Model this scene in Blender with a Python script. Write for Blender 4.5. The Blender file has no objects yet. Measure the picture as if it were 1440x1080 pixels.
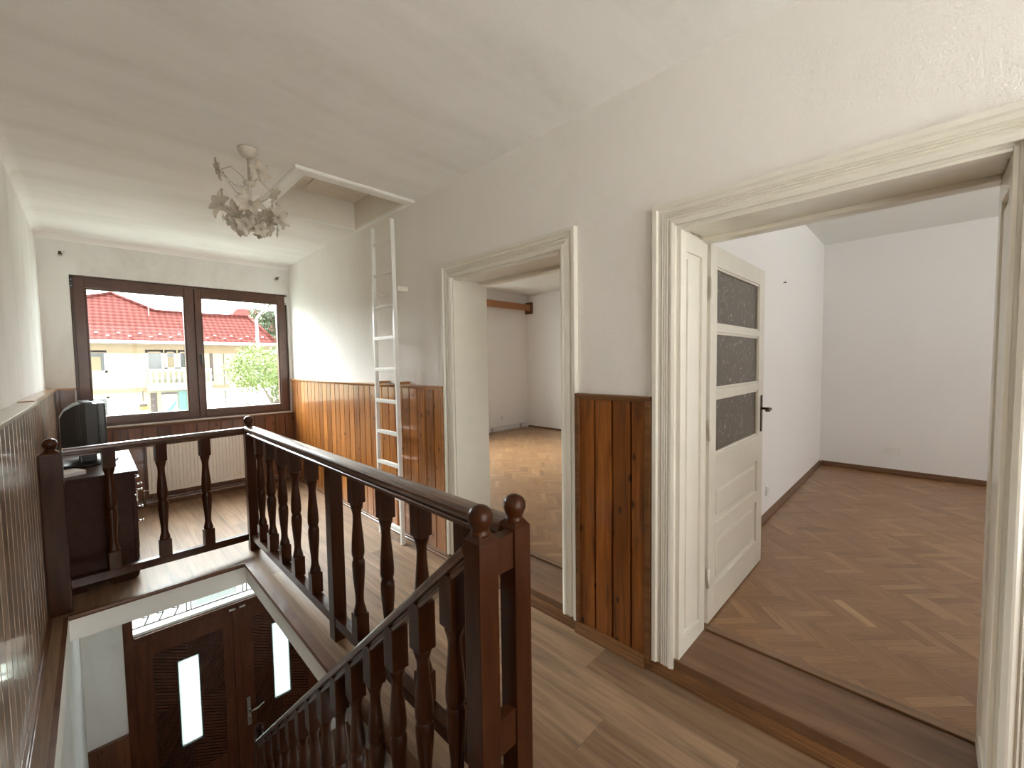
import bpy, bmesh, math, random
from mathutils import Vector, Matrix
random.seed(7)
PI = math.pi
sc = bpy.context.scene
COL = sc.collection

# ------------------------------------------------------------------ materials
def new_mat(name):
    m = bpy.data.materials.new(name); m.use_nodes = True
    nt = m.node_tree
    for n in list(nt.nodes): nt.nodes.remove(n)
    out = nt.nodes.new('ShaderNodeOutputMaterial')
    b = nt.nodes.new('ShaderNodeBsdfPrincipled')
    nt.links.new(b.outputs[0], out.inputs[0])
    return m, nt, b, out
def N(nt, t, **kw):
    n = nt.nodes.new(t)
    for k, v in kw.items(): setattr(n, k, v)
    return n
def ramp(nt, fac, stops):
    r = N(nt, 'ShaderNodeValToRGB')
    e = r.color_ramp.elements
    while len(e) < len(stops): e.new(0.5)
    for i, (p, c) in enumerate(stops):
        e[i].position = p; e[i].color = (c[0], c[1], c[2], 1)
    nt.links.new(fac, r.inputs[0]); return r.outputs[0]
def coords(nt, scale=(1,1,1), rot=(0,0,0), kind='Object'):
    tc = N(nt, 'ShaderNodeTexCoord'); mp = N(nt, 'ShaderNodeMapping')
    mp.inputs['Scale'].default_value = scale; mp.inputs['Rotation'].default_value = rot
    nt.links.new(tc.outputs[kind], mp.inputs[0]); return mp.outputs[0]
def noise(nt, vec, scale, detail=4, rough=.5, dist=0):
    n = N(nt, 'ShaderNodeTexNoise'); n.inputs['Scale'].default_value = scale
    n.inputs['Detail'].default_value = detail; n.inputs['Roughness'].default_value = rough
    n.inputs['Distortion'].default_value = dist
    if vec is not None: nt.links.new(vec, n.inputs['Vector'])
    return n.outputs['Fac']
def mth(nt, op, a, b=None):
    n = N(nt, 'ShaderNodeMath', operation=op)
    for i, v in enumerate((a, b)):
        if v is None: continue
        if isinstance(v, (int, float)): n.inputs[i].default_value = v
        else: nt.links.new(v, n.inputs[i])
    return n.outputs[0]
def mixc(nt, fac, a, b, mode='MIX'):
    n = N(nt, 'ShaderNodeMix', data_type='RGBA', blend_type=mode)
    for s, v in ((n.inputs[0], fac), (n.inputs[6], a), (n.inputs[7], b)):
        if isinstance(v, (int, float)): s.default_value = v
        elif isinstance(v, tuple): s.default_value = (v[0], v[1], v[2], 1)
        else: nt.links.new(v, s)
    return n.outputs[2]
def bump(nt, b, h, strength=.3, dist=.01):
    n = N(nt, 'ShaderNodeBump'); n.inputs['Strength'].default_value = strength
    n.inputs['Distance'].default_value = dist
    nt.links.new(h, n.inputs['Height']); nt.links.new(n.outputs[0], b.inputs['Normal'])
def simple(name, col, rough=.5, metal=0, coat=0, spec=None):
    m, nt, b, o = new_mat(name)
    c = coords(nt); f = noise(nt, c, 9, 3)
    cc = ramp(nt, f, [(.3, tuple(x*.97 for x in col)), (.7, tuple(min(1, x*1.02) for x in col))])
    nt.links.new(cc, b.inputs['Base Color'])
    b.inputs['Roughness'].default_value = rough; b.inputs['Metallic'].default_value = metal
    b.inputs['Coat Weight'].default_value = coat; b.inputs['Coat Roughness'].default_value = .1
    if spec is not None: b.inputs['Specular IOR Level'].default_value = spec
    return m
def plaster(name, col, stain, streak=(1,1,1), amt=.5, bs=.45):
    m, nt, b, o = new_mat(name)
    c = coords(nt); cs = coords(nt, streak)
    f1 = noise(nt, cs, 2.2, 6, .6, .4); f2 = noise(nt, c, 16, 5, .65)
    v = ramp(nt, f1, [(.42, (0,0,0)), (.72, (1,1,1))])
    v2 = ramp(nt, f2, [(.35, (.55,.55,.55)), (.65, (1,1,1))])
    k = mth(nt, 'MULTIPLY', v, v2)
    k = mth(nt, 'MULTIPLY', k, amt)
    nt.links.new(mixc(nt, k, col, stain), b.inputs['Base Color'])
    b.inputs['Roughness'].default_value = .85
    h = mth(nt, 'ADD', noise(nt, c, 120, 4, .7), mth(nt, 'MULTIPLY', noise(nt, cs, 40, 4, .7), 1.1))
    bump(nt, b, h, bs, .004)
    return m
def planked(name, c1, c2, dark, axis, width, off, grain=(1,1,.06), rough=.3, coat=.6, knots=True):
    """varnished boards: a tone per board, long grain, knots"""
    m, nt, b, o = new_mat(name)
    tc = N(nt, 'ShaderNodeTexCoord'); sx = N(nt, 'ShaderNodeSeparateXYZ')
    nt.links.new(tc.outputs['Object'], sx.inputs[0])
    idx = mth(nt, 'FLOOR', mth(nt, 'DIVIDE', mth(nt, 'SUBTRACT', sx.outputs[axis], off), width))
    wn = N(nt, 'ShaderNodeTexWhiteNoise', noise_dimensions='1D'); nt.links.new(idx, wn.inputs['W'])
    ad = N(nt, 'ShaderNodeVectorMath', operation='ADD'); nt.links.new(tc.outputs['Object'], ad.inputs[0])
    sc2 = N(nt, 'ShaderNodeVectorMath', operation='SCALE'); nt.links.new(wn.outputs['Color'], sc2.inputs[0]); sc2.inputs['Scale'].default_value = 7
    nt.links.new(sc2.outputs[0], ad.inputs[1])
    mp = N(nt, 'ShaderNodeMapping'); mp.inputs['Scale'].default_value = grain; nt.links.new(ad.outputs[0], mp.inputs[0])
    g = noise(nt, mp.outputs[0], 38, 5, .6, .6)
    col = ramp(nt, g, [(.28, dark), (.48, c1), (.75, c2)])
    tone = ramp(nt, wn.outputs['Value'], [(0, (.62,.58,.55)), (1, (1.12,1.1,1.08))])
    col = mixc(nt, 1.0, col, tone, 'MULTIPLY')
    if knots:
        cb = N(nt, 'ShaderNodeCombineXYZ')
        nt.links.new(mth(nt, 'MULTIPLY', sx.outputs[axis], 10.0), cb.inputs[0])
        nt.links.new(mth(nt, 'ADD', mth(nt, 'MULTIPLY', sx.outputs['Z'], 4.5), mth(nt, 'MULTIPLY', wn.outputs['Value'], 13.0)), cb.inputs[1])
        vo = N(nt, 'ShaderNodeTexVoronoi', voronoi_dimensions='2D'); vo.inputs['Scale'].default_value = 1.0; nt.links.new(cb.outputs[0], vo.inputs['Vector'])
        sc3 = N(nt, 'ShaderNodeSeparateColor'); nt.links.new(vo.outputs['Color'], sc3.inputs[0])
        kf = ramp(nt, vo.outputs['Distance'], [(.05, (1,1,1)), (.11, (0,0,0))])
        kf = mth(nt, 'MULTIPLY', kf, mth(nt, 'GREATER_THAN', sc3.outputs[0], .45))
        col = mixc(nt, kf, col, tuple(x*.35 for x in dark))
    nt.links.new(col, b.inputs['Base Color'])
    b.inputs['Roughness'].default_value = rough
    b.inputs['Coat Weight'].default_value = coat; b.inputs['Coat Roughness'].default_value = .08
    bump(nt, b, g, .08, .002)
    return m
def wood(name, c1, c2, scale=(1,1,.1), rough=.3, coat=.5, sc_=30, spec=None):
    m, nt, b, o = new_mat(name)
    g = noise(nt, coords(nt, scale), sc_, 5, .6, .5)
    nt.links.new(ramp(nt, g, [(.3, c1), (.7, c2)]), b.inputs['Base Color'])
    b.inputs['Roughness'].default_value = rough
    if spec is not None: b.inputs['Specular IOR Level'].default_value = spec
    b.inputs['Coat Weight'].default_value = coat; b.inputs['Coat Roughness'].default_value = .1
    bump(nt, b, g, .06, .002)
    return m
def tone_wood(name, stops, rough, coat, gscale=(60, 3.2, 1), amt=.5, bs=.05, coatr=.15, spec=.5):
    """blocks or planks laid as faces: colour attribute 'tone' varies each piece, UV gives the grain"""
    m, nt, b, o = new_mat(name)
    a = N(nt, 'ShaderNodeAttribute', attribute_name='tone')
    uv = N(nt, 'ShaderNodeUVMap'); mp = N(nt, 'ShaderNodeMapping'); mp.inputs['Scale'].default_value = gscale
    nt.links.new(uv.outputs[0], mp.inputs[0])
    g = noise(nt, mp.outputs[0], 1, 6, .65, 1.0)
    base = ramp(nt, a.outputs['Fac'], stops)
    gr = ramp(nt, g, [(.25, (1-amt,)*3), (.6, (1.05,)*3)])
    nt.links.new(mixc(nt, 1.0, base, gr, 'MULTIPLY'), b.inputs['Base Color'])
    r = mth(nt, 'ADD', mth(nt, 'MULTIPLY', noise(nt, coords(nt), 3, 4), .15), rough-.07)
    nt.links.new(r, b.inputs['Roughness'])
    b.inputs['Coat Weight'].default_value = coat; b.inputs['Coat Roughness'].default_value = coatr
    b.inputs['Specular IOR Level'].default_value = spec
    bump(nt, b, g, bs, .002)
    return m

M = {}
M['wall'] = plaster('hall_plaster', (.84,.80,.755), (.68,.64,.585), (1,1,.5), .30, .7)
M['wallL'] = plaster('left_wall_plaster', (.80,.79,.765), (.52,.50,.46), (1,1,.4), .6)
M['ceil'] = plaster('ceiling_plaster', (.89,.87,.845), (.70,.67,.63), (.3,1.6,1), .6, .4)
M['room'] = plaster('room_plaster', (.85,.83,.82), (.82,.80,.79), (1,1,1), .3, .25)
M['room_ceil'] = plaster('room_ceiling_plaster', (.80,.80,.77), (.74,.73,.68), (.3,1.2,1), .4, .3)
M['cream'] = simple('cream_gloss_paint', (.74,.70,.61), .28, 0, .25)
M['ladder'] = simple('white_ladder_paint', (.82,.81,.77), .35, 0, .2)
M['white'] = simple('white_enamel', (.82,.81,.78), .3, 0, .2)
M['hatchw'] = simple('hatch_white_paint', (.78,.76,.71), .4)
M['hatchi'] = simple('hatch_inner_paint', (.74,.68,.59), .6)
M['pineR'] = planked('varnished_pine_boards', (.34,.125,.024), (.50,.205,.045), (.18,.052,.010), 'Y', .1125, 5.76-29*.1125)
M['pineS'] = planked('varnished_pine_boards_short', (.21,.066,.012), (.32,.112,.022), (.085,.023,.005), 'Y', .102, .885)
M['pineL'] = planked('varnished_pine_boards_left', (.42,.30,.205), (.54,.41,.30), (.30,.195,.125), 'Y', .1125, 0, coat=.8, rough=.32)
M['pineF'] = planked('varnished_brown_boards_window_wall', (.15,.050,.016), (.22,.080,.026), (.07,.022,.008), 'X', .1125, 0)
M['cap'] = wood('pine_cap_moulding', (.26,.10,.03), (.42,.19,.06), (1,.1,1), .3, .6)
M['capL'] = wood('pale_cap_moulding', (.42,.33,.22), (.55,.45,.32), (1,.1,1), .35, .6)
M['base'] = wood('brown_skirting_wood', (.085,.033,.010), (.19,.083,.028), (1,.08,1), .35, .4)
M['dark'] = wood('dark_stained_wood', (.026,.0068,.0018), (.058,.0165,.0048), (1,1,.12), .28, .12, spec=.18)
M['darkh'] = wood('dark_stained_wood_horizontal', (.022,.0065,.0025), (.052,.016,.006), (.12,.12,1), .22, .8)
M['railtop'] = wood('dark_handrail_wood', (.050,.019,.008), (.12,.05,.022), (.6,.1,1), .3, .6)
M['cab'] = wood('dark_walnut_cabinet', (.030,.009,.004), (.055,.018,.008), (1,.15,1), .4, .0, spec=.12)
M['frame'] = wood('brown_window_frame_foil', (.060,.021,.009), (.105,.040,.018), (.15,1,.15), .32, .25)
M['nosing'] = wood('brown_nosing_trim', (.085,.034,.015), (.15,.066,.03), (.2,.2,1), .45, .08, spec=.3)
M['edge'] = plaster('slab_edge_paint', (.78,.76,.72), (.66,.64,.6), (1,1,1), .3, .2)
M['sillboard'] = wood('worn_threshold_board', (.10,.046,.020), (.19,.10,.050), (1.4,.16,1), .42, .15, 14)
M['strip'] = wood('parquet_border_strip', (.15,.078,.036), (.24,.135,.065), (1,.1,1), .38, .2)
M['door'] = wood('dark_entry_door_wood', (.050,.014,.005), (.105,.034,.013), (1,1,.12), .35, .12, spec=.2)
M['doorcarve'] = wood('dark_carved_panel', (.040,.011,.004), (.085,.027,.010), (1,1,.2), .3, .2, spec=.35)
M['metal'] = simple('satin_steel', (.42,.41,.39), .32, 1)
M['chrome'] = simple('chrome', (.75,.75,.74), .15, 1)
M['bronze'] = simple('dark_bronze', (.10,.075,.05), .35, .8)
M['blackp'] = simple('black_plastic', (.018,.018,.018), .35, 0, .1)
M['greyp'] = simple('dark_grey_plastic', (.045,.044,.04), .45)
M['paper'] = simple('white_paper', (.8,.8,.78), .8)
M['outlet'] = simple('outlet_plastic', (.80,.79,.76), .4)
M['pipe'] = simple('painted_pipe', (.62,.60,.56), .4)
M['flower'] = simple('ivory_metal_petals', (.55,.49,.40), .5)
M['radiator'] = simple('radiator_enamel', (.90,.90,.88), .35, 0, .3)
M['laminate'] = tone_wood('oak_laminate', [(0,(.20,.122,.070)), (.5,(.25,.155,.092)), (1,(.30,.192,.117))], .48, .04, (22,1.1,1), .6, .05, .3, .25)
M['parquet'] = tone_wood('herringbone_parquet', [(0,(.20,.098,.040)), (.45,(.29,.150,.065)), (.85,(.36,.20,.092)), (1,(.46,.28,.14))], .36, .20, (60,6,1), .30, .05, .2)
M['bead'] = simple('bead_glass', (.5,.48,.42), .1, 0, 1)
M['brown2'] = simple('curtain_box_wood', (.34,.15,.06), .4)

def glass(name, col=(1,1,1), gl=.06):
    m, nt, b, o = new_mat(name); nt.nodes.remove(b)
    t = N(nt, 'ShaderNodeBsdfTransparent'); t.inputs[0].default_value = (*col, 1)
    g = N(nt, 'ShaderNodeBsdfGlossy'); g.inputs['Roughness'].default_value = .02
    mx = N(nt, 'ShaderNodeMixShader'); mx.inputs[0].default_value = gl
    nt.links.new(t.outputs[0], mx.inputs[1]); nt.links.new(g.outputs[0], mx.inputs[2]); nt.links.new(mx.outputs[0], o.inputs[0])
    return m
M['glass'] = glass('window_glass', (.97,.985,.98), .012)
def frosted():
    m, nt, b, o = new_mat('frosted_glass'); nt.nodes.remove(b)
    t = N(nt, 'ShaderNodeBsdfTranslucent'); t.inputs[0].default_value = (.32,.345,.335,1)
    g = N(nt, 'ShaderNodeBsdfTransparent'); g.inputs[0].default_value = (.5,.53,.52,1)
    mx = N(nt, 'ShaderNodeMixShader'); mx.inputs[0].default_value = .25
    nt.links.new(t.outputs[0], mx.inputs[1]); nt.links.new(g.outputs[0], mx.inputs[2]); nt.links.new(mx.outputs[0], o.inputs[0])
    return m
M['frost'] = frosted()
M['frost2'] = glass('grey_tinted_glass', (.55,.56,.58), .03)
def scribble():
    m, nt, b, o = new_mat('patterned_dark_glass')
    c = coords(nt)
    f = noise(nt, c, 12, 1, .4, 2.4)
    d = mth(nt, 'ABSOLUTE', mth(nt, 'SUBTRACT', f, .5))
    line = ramp(nt, d, [(.008, (1,1,1)), (.024, (0,0,0))])
    gate = ramp(nt, noise(nt, c, 26, 2), [(.50, (0,0,0)), (.56, (1,1,1))])
    k = mth(nt, 'MULTIPLY', mth(nt, 'MULTIPLY', line, gate), .9)
    nt.links.new(mixc(nt, k, (.085,.068,.052), (.42,.38,.32)), b.inputs['Base Color'])
    b.inputs['Roughness'].default_value = .3
    bump(nt, b, k, .3, .003)
    return m
M['scribble'] = scribble()
def roof_mat():
    m, nt, b, o = new_mat('red_roof_tiles')
    tc = N(nt, 'ShaderNodeTexCoord'); s = N(nt, 'ShaderNodeSeparateXYZ'); nt.links.new(tc.outputs['Object'], s.inputs[0])
    rib = mth(nt, 'SINE', mth(nt, 'MULTIPLY', s.outputs['X'], 2*PI/.145))
    row = mth(nt, 'FRACT', mth(nt, 'DIVIDE', s.outputs['Z'], .11))
    k = mth(nt, 'ADD', mth(nt, 'ADD', mth(nt, 'MULTIPLY', rib, .16), .14), mth(nt, 'MULTIPLY', row, .75))
    nt.links.new(ramp(nt, k, [(0, (.07,.017,.016)), (.5, (.135,.042,.036)), (1, (.22,.085,.073))]), b.inputs['Base Color'])
    b.inputs['Roughness'].default_value = .95; b.inputs['Specular IOR Level'].default_value = .03
    bump(nt, b, k, .3, .03); return m
M['roof'] = roof_mat()
M['hwall'] = simple('pale_yellow_render', (.42,.405,.29), .9)
M['hband'] = simple('peach_render', (.31,.235,.15), .9)
M['hwhite'] = simple('house_white_trim', (.58,.58,.58), .6)
M['hglass'] = simple('house_window_glass', (.07,.075,.075), .12, 0, .3)
M['hcurt'] = simple('beige_curtain', (.24,.20,.12), .8)
M['teal'] = simple('teal_glass', (.12,.24,.24), .2)
M['hdark'] = simple('dark_brown_shutter', (.10,.075,.07), .6)
M['ysign'] = simple('yellow_sign_plate', (.40,.30,.07), .6)
M['street'] = simple('street_asphalt', (.44,.48,.42), .9)  # unseen ground, lightened to bounce daylight up to the hall ceiling
M['yard'] = simple('pale_yard_paving', (.68,.65,.62), .9)  # out of view, made pale to reflect daylight in through the added window
M['leafY'] = simple('yellow_green_leaves', (.13,.18,.03), .6)
M['leafD'] = simple('dark_green_leaves', (.07,.11,.035), .6)
M['bark'] = simple('grey_bark', (.12,.10,.08), .9)
M['lamp'] = simple('street_lamp_paint', (.42,.43,.44), .4)
M['iron'] = simple('backlit_white_iron', (.16,.17,.19), .5)  # white iron coloured dark: its backlit shade put into the colour

# ------------------------------------------------------------------ mesh helpers
class MB:
    def __init__(s): s.v = []; s.f = []; s.smooth = []
    def add(s, vs, fs, smooth=False):
        o = len(s.v); s.v += [tuple(v) for v in vs]
        s.f += [tuple(i+o for i in f) for f in fs]; s.smooth += [smooth]*len(fs); return s
    def box(s, a, b, rot=None, bev=0):
        x0, y0, z0 = (min(a[i], b[i]) for i in range(3)); x1, y1, z1 = (max(a[i], b[i]) for i in range(3))
        if bev > 0:
            bev = min(bev, (x1-x0)*.45, (y1-y0)*.45, (z1-z0)*.45)
            bm = bmesh.new(); bmesh.ops.create_cube(bm, size=1)
            for v in bm.verts: v.co = Vector(((x0+x1)/2+v.co.x*(x1-x0), (y0+y1)/2+v.co.y*(y1-y0), (z0+z1)/2+v.co.z*(z1-z0)))
            bmesh.ops.bevel(bm, geom=list(bm.edges), offset=bev, segments=2, profile=.7, affect='EDGES')
            bm.verts.index_update()
            vs = [v.co.copy() for v in bm.verts]; fs = [tuple(v.index for v in f.verts) for f in bm.faces]; bm.free()
        else:
            vs = [Vector(p) for p in ((x0,y0,z0),(x1,y0,z0),(x1,y1,z0),(x0,y1,z0),(x0,y0,z1),(x1,y0,z1),(x1,y1,z1),(x0,y1,z1))]
            fs = [(0,3,2,1),(4,5,6,7),(0,1,5,4),(1,2,6,5),(2,3,7,6),(3,0,4,7)]
        if rot is not None:
            c = Vector(((x0+x1)/2, (y0+y1)/2, (z0+z1)/2)); vs = [c + rot @ (v-c) for v in vs]
        return s.add(vs, fs)
    def sweep(s, prof, path, closed=False, up=Vector((0,0,1)), smooth=False, ends=True):
        """prof: list of (side, up) points; path: list of points. mitred sweep"""
        P = [Vector(p) for p in path]; n = len(P); rings = []
        for i in range(n):
            if closed: d0 = (P[i]-P[i-1]).normalized(); d1 = (P[(i+1) % n]-P[i]).normalized()
            else:
                d0 = (P[i]-P[i-1]).normalized() if i else (P[1]-P[0]).normalized()
                d1 = (P[i+1]-P[i]).normalized() if i < n-1 else d0
            t = (d0+d1).normalized(); side0 = d0.cross(up).normalized(); side1 = d1.cross(up).normalized()
            sd = (side0+side1).normalized(); k = 1/max(.3, sd.dot(side0)); u = sd.cross(t).normalized()
            if abs(u.dot(up)) > .999 or True: u = up if abs(t.dot(up)) < 1e-6 else sd.cross(t).normalized()
            rings.append([P[i]+sd*(a*k)+u*b for a, b in prof])
        m = len(prof); vs = [p for r in rings for p in r]; fs = []
        for i in range(n if closed else n-1):
            j = (i+1) % n
            for q in range(m):
                q2 = (q+1) % m; fs.append((i*m+q, i*m+q2, j*m+q2, j*m+q))
        if not closed and ends: fs += [tuple(range(m))[::-1], tuple((n-1)*m+q for q in range(m))]
        return s.add(vs, fs, smooth)
    def tube(s, path, r, n=8, r2=None):
        P = [Vector(p) for p in path]; vs = []; fs = []; m = len(P)
        ref = Vector((0,0,1)); u = None
        for i, p in enumerate(P):
            t = (P[min(i+1, m-1)]-P[max(i-1, 0)]).normalized()
            if u is None:
                u = t.cross(ref)
                if u.length < .1: u = t.cross(Vector((1,0,0)))
            u = (u - t*u.dot(t)).normalized(); w = t.cross(u)
            rr = r if r2 is None else r+(r2-r)*i/(m-1)
            for k in range(n):
                a = 2*PI*k/n; vs.append(p+u*(math.cos(a)*rr)+w*(math.sin(a)*rr))
        for i in range(m-1):
            for k in range(n): fs.append((i*n+k, i*n+(k+1) % n, (i+1)*n+(k+1) % n, (i+1)*n+k))
        fs += [tuple(range(n))[::-1], tuple((m-1)*n+k for k in range(n))]
        return s.add(vs, fs, True)
    def lathe(s, prof, base=(0,0,0), n=20, mat=None):
        vs = []; fs = []; m = len(prof)
        for r, z in prof:
            for k in range(n):
                a = 2*PI*k/n; v = Vector((r*math.cos(a), r*math.sin(a), z))
                if mat is not None: v = mat @ v
                vs.append(v+Vector(base))
        for i in range(m-1):
            for k in range(n): fs.append((i*n+k, i*n+(k+1) % n, (i+1)*n+(k+1) % n, (i+1)*n+k))
        fs += [tuple(range(n))[::-1], tuple((m-1)*n+k for k in range(n))]
        return s.add(vs, fs, True)
    def prism(s, pts, axis, a, b):
        """pts 2D polygon in the other two axes (in xyz order), extruded from a to b along axis"""
        def mk(p, t):
            l = list(p); l.insert(axis, t); return Vector(l)
        n = len(pts); vs = [mk(p, a) for p in pts]+[mk(p, b) for p in pts]
        fs = [tuple(range(n))[::-1], tuple(range(n, 2*n))]+[(i, (i+1) % n, n+(i+1) % n, n+i) for i in range(n)]
        return s.add(vs, fs)
    def blob(s, c, r, seg=8):
        prof = [(max(.0005, math.sin(PI*i/seg))*r, -math.cos(PI*i/seg)*r) for i in range(seg+1)]
        return s.lathe(prof, c, seg+2)
    def mesh(s, name, mat, origin=(0,0,0)):
        me = bpy.data.meshes.new(name); o = Vector(origin)
        me.from_pydata([tuple(Vector(v)-o) for v in s.v], [], s.f)
        bm = bmesh.new(); bm.from_mesh(me); bmesh.ops.recalc_face_normals(bm, faces=bm.faces); bm.to_mesh(me); bm.free()
        for p, sm in zip(me.polygons, s.smooth): p.use_smooth = sm
        me.materials.append(mat); return me

def wpos(o):
    p = Vector((0,0,0))
    while o is not None: p += o.location; o = o.parent
    return p
def thing(name, loc, label, cat, group=None):
    o = bpy.data.objects.new(name, None); COL.objects.link(o); o.location = loc
    o.empty_display_size = .1
    o['label'] = label; o['category'] = cat
    if group: o['group'] = group
    return o
def part(name, mb, mat, parent, label=None):
    """mb in world coordinates"""
    o = bpy.data.objects.new(name, mb.mesh(name, mat, wpos(parent))); COL.objects.link(o); o.parent = parent
    if label: o['label'] = label
    return o
def solo(name, mb, mat, loc, label, cat, group=None, kind=None):
    o = bpy.data.objects.new(name, mb.mesh(name, mat, loc)); COL.objects.link(o); o.location = loc
    o['label'] = label; o['category'] = cat
    if group: o['group'] = group
    if kind: o['kind'] = kind
    return o
def struct(name, mb, mat, label=None, parent=None):
    o = bpy.data.objects.new(name, mb.mesh(name, mat, (0,0,0))); COL.objects.link(o)
    if parent: o.parent = parent
    else: o['kind'] = 'structure'
    if label: o['label'] = label
    return o
def sroot(name, loc=(0,0,0)):
    o = bpy.data.objects.new(name, None); COL.objects.link(o); o.location = loc; o['kind'] = 'structure'; return o
def copy_tree(o, loc=None, parent=None, label=None):
    c = o.copy(); COL.objects.link(c); c.parent = parent
    if loc is not None: c.location = loc
    if label: c['label'] = label
    for ch in o.children: copy_tree(ch, None, c)
    return c

# ------------------------------------------------------------------ key dimensions (metres)
XR, YF, H = 1.81, 5.76, 2.706          # right wall, window wall, hall ceiling
XL = -.31                              # left wall
XB = 2.11                              # room side of the right wall
ZR = .10                               # floor level of the side rooms
HX0, HX1, HY0, HY1 = -.165, .735, .90, 3.53   # stair opening
SL = .15                               # slab edge height
YB = -1.7                              # wall behind the camera
RX, RH = 6.45, 2.84                    # far wall and ceiling of side rooms
YD = 5.6                               # entry door wall (lower level)
ZL = -3.5                              # lower floor

# ------------------------------------------------------------------ plank and herringbone floors
def clip(poly, x0, x1, y0, y1):
    def cut(P, ins, inter):
        out = []
        for i in range(len(P)):
            a, b = P[i-1], P[i]
            if ins(b):
                if not ins(a): out.append(inter(a, b))
                out.append(b)
            elif ins(a): out.append(inter(a, b))
        return out
    def ix(x): return lambda a, b: (x, a[1]+(b[1]-a[1])*(x-a[0])/(b[0]-a[0]))
    def iy(y): return lambda a, b: (a[0]+(b[0]-a[0])*(y-a[1])/(b[1]-a[1]), y)
    for ins, it in ((lambda p: p[0] >= x0, ix(x0)), (lambda p: p[0] <= x1, ix(x1)), (lambda p: p[1] >= y0, iy(y0)), (lambda p: p[1] <= y1, iy(y1))):
        if len(poly) < 3: return []
        poly = cut(poly, ins, it)
    return poly
def faces_floor(name, pieces, z, mat):
    """pieces: (polygon, origin, direction, tone)"""
    vs = []; fs = []; uvs = []; tn = []
    for poly, og, dr, tone in pieces:
        if len(poly) < 3: continue
        b = len(vs); ou, ov = random.random()*20, random.random()*20
        for p in poly:
            vs.append((p[0], p[1], z)); d = (p[0]-og[0], p[1]-og[1])
            uvs.append((d[0]*-dr[1]+d[1]*dr[0]+ou, d[0]*dr[0]+d[1]*dr[1]+ov)); tn.append(tone)
        fs.append(tuple(range(b, len(vs))))
    me = bpy.data.meshes.new(name); me.from_pydata(vs, [], fs)
    me.uv_layers.new(name='UVMap'); me.color_attributes.new('tone', 'FLOAT_COLOR', 'CORNER')
    li = [l.vertex_index for l in me.loops]
    me.uv_layers['UVMap'].data.foreach_set('uv', [c for k in li for c in uvs[k]])
    me.color_attributes['tone'].data.foreach_set('color', [c for k in li for c in (tn[k],)*3+(1.0,)])
    me.materials.append(mat)
    o = bpy.data.objects.new(name, me); COL.objects.link(o); return o
def planks(rects, w=.192, L=1.28, gap=.0004):
    out = []
    i0 = int(-2/w)
    for i in range(i0-1, int(3/w)+1):
        x0 = i*w+.05; off = random.random()*L
        for j in range(-3, 8):
            y0 = j*L+off-1; t = min(1, max(0, random.gauss(.5, .25)))
            P = [(x0+gap,y0+gap),(x0+w-gap,y0+gap),(x0+w-gap,y0+L-gap),(x0+gap,y0+L-gap)]
            for r in rects: out.append((clip(P, *r), (x0, y0), (0, 1), t))
    return out
def herring(rect, w=.048, n=5, gap=.0004):
    L = n*w; out = []; c = math.cos(PI/4); x0, x1, y0, y1 = rect
    def R(p): return (p[0]*c-p[1]*c, p[0]*c+p[1]*c)
    for a in range(-230, 230):
        for b in range(-50, 50):
            ox, oy = a*w+b*L, a*w-b*L
            cx, cy = R((ox, oy))
            if cx < x0-.7 or cx > x1+.7 or cy < y0-.7 or cy > y1+.7: continue
            for q in (0, 1):
                if q == 0: Q = [(ox+gap,oy+gap),(ox+L-gap,oy+gap),(ox+L-gap,oy+w-gap),(ox+gap,oy+w-gap)]; dr = (1,0)
                else: Q = [(ox+gap,oy+w+gap),(ox+w-gap,oy+w+gap),(ox+w-gap,oy+w+L-gap),(ox+gap,oy+w+L-gap)]; dr = (0,1)
                P = [R(p) for p in Q]; d = R(dr)
                t = min(1, max(0, random.gauss(.42, .15))) if random.random() > .06 else .85
                out.append((clip(P, *rect), R(Q[0]), d, t))
    return out

# ------------------------------------------------------------------ setting: hall
hall_rects = [(HX1+.02, XR, YB, YF), (XL, HX1+.02, HY1+.0, YF), (XL, HX1+.02, YB, HY0-.02), (XL, HX0-.02, HY0-.02, HY1)]
fl = faces_floor('floor', planks(hall_rects), .0, M['laminate']); fl['kind'] = 'structure'; fl['label'] = 'grey brown oak laminate floor of the landing'
sb = MB()
e = .002
sb.box((HX1,YB,-SL),(XR+.3,YF,-e)); sb.box((XL-.1,HY1,-SL),(HX1,YF,-e)); sb.box((XL-.1,YB,-SL),(HX1,HY0,-e)); sb.box((XL-.1,HY0,-SL),(HX0,HY1,-e))
struct('floor', sb, M['edge'], 'white painted edge of the floor slab around the stair opening')
ud = MB()
for q in ((HX1,YB,XR,YF),(XL,HY1,HX1,YF),(XL,YB,HX1,HY0),(XL,HY0,HX0,HY1)): ud.box((q[0],q[1],-.0018),(q[2],q[3],-.0006))
struct('floor', ud, M['nosing'], 'dark underlay showing as fine joints between the laminate boards')
ns = MB()
pr = [(-.012,.004),(.036,.004),(.036,-.002),(.0,-.002),(.0,-.022),(-.012,-.022),(-.016,-.01)]
ns.sweep(pr, [(HX0,HY0,0),(HX0,HY1,0),(HX1,HY1,0),(HX1,HY0,0)], False)
# sweep side is to the right of the direction: going +Y right is +X, so flip the sign
ns = MB(); ns.sweep([(-a, b) for a, b in pr], [(HX1,HY1,0),(HX1,HY0,0)], False); ns.sweep([(max(-.014, -a*.35) if a > 0 else -a, b) for a, b in pr], [(HX0,HY1,0),(HX1+.01,HY1,0)], False)
struct('trim_1', ns, M['nosing'], 'brown nosing around the stair opening')

w = MB(); w.box((XL-.15,YB-.2,ZL),(XL,YF+.3,H+.05)); struct('wall_left', w, M['wallL'])
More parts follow.
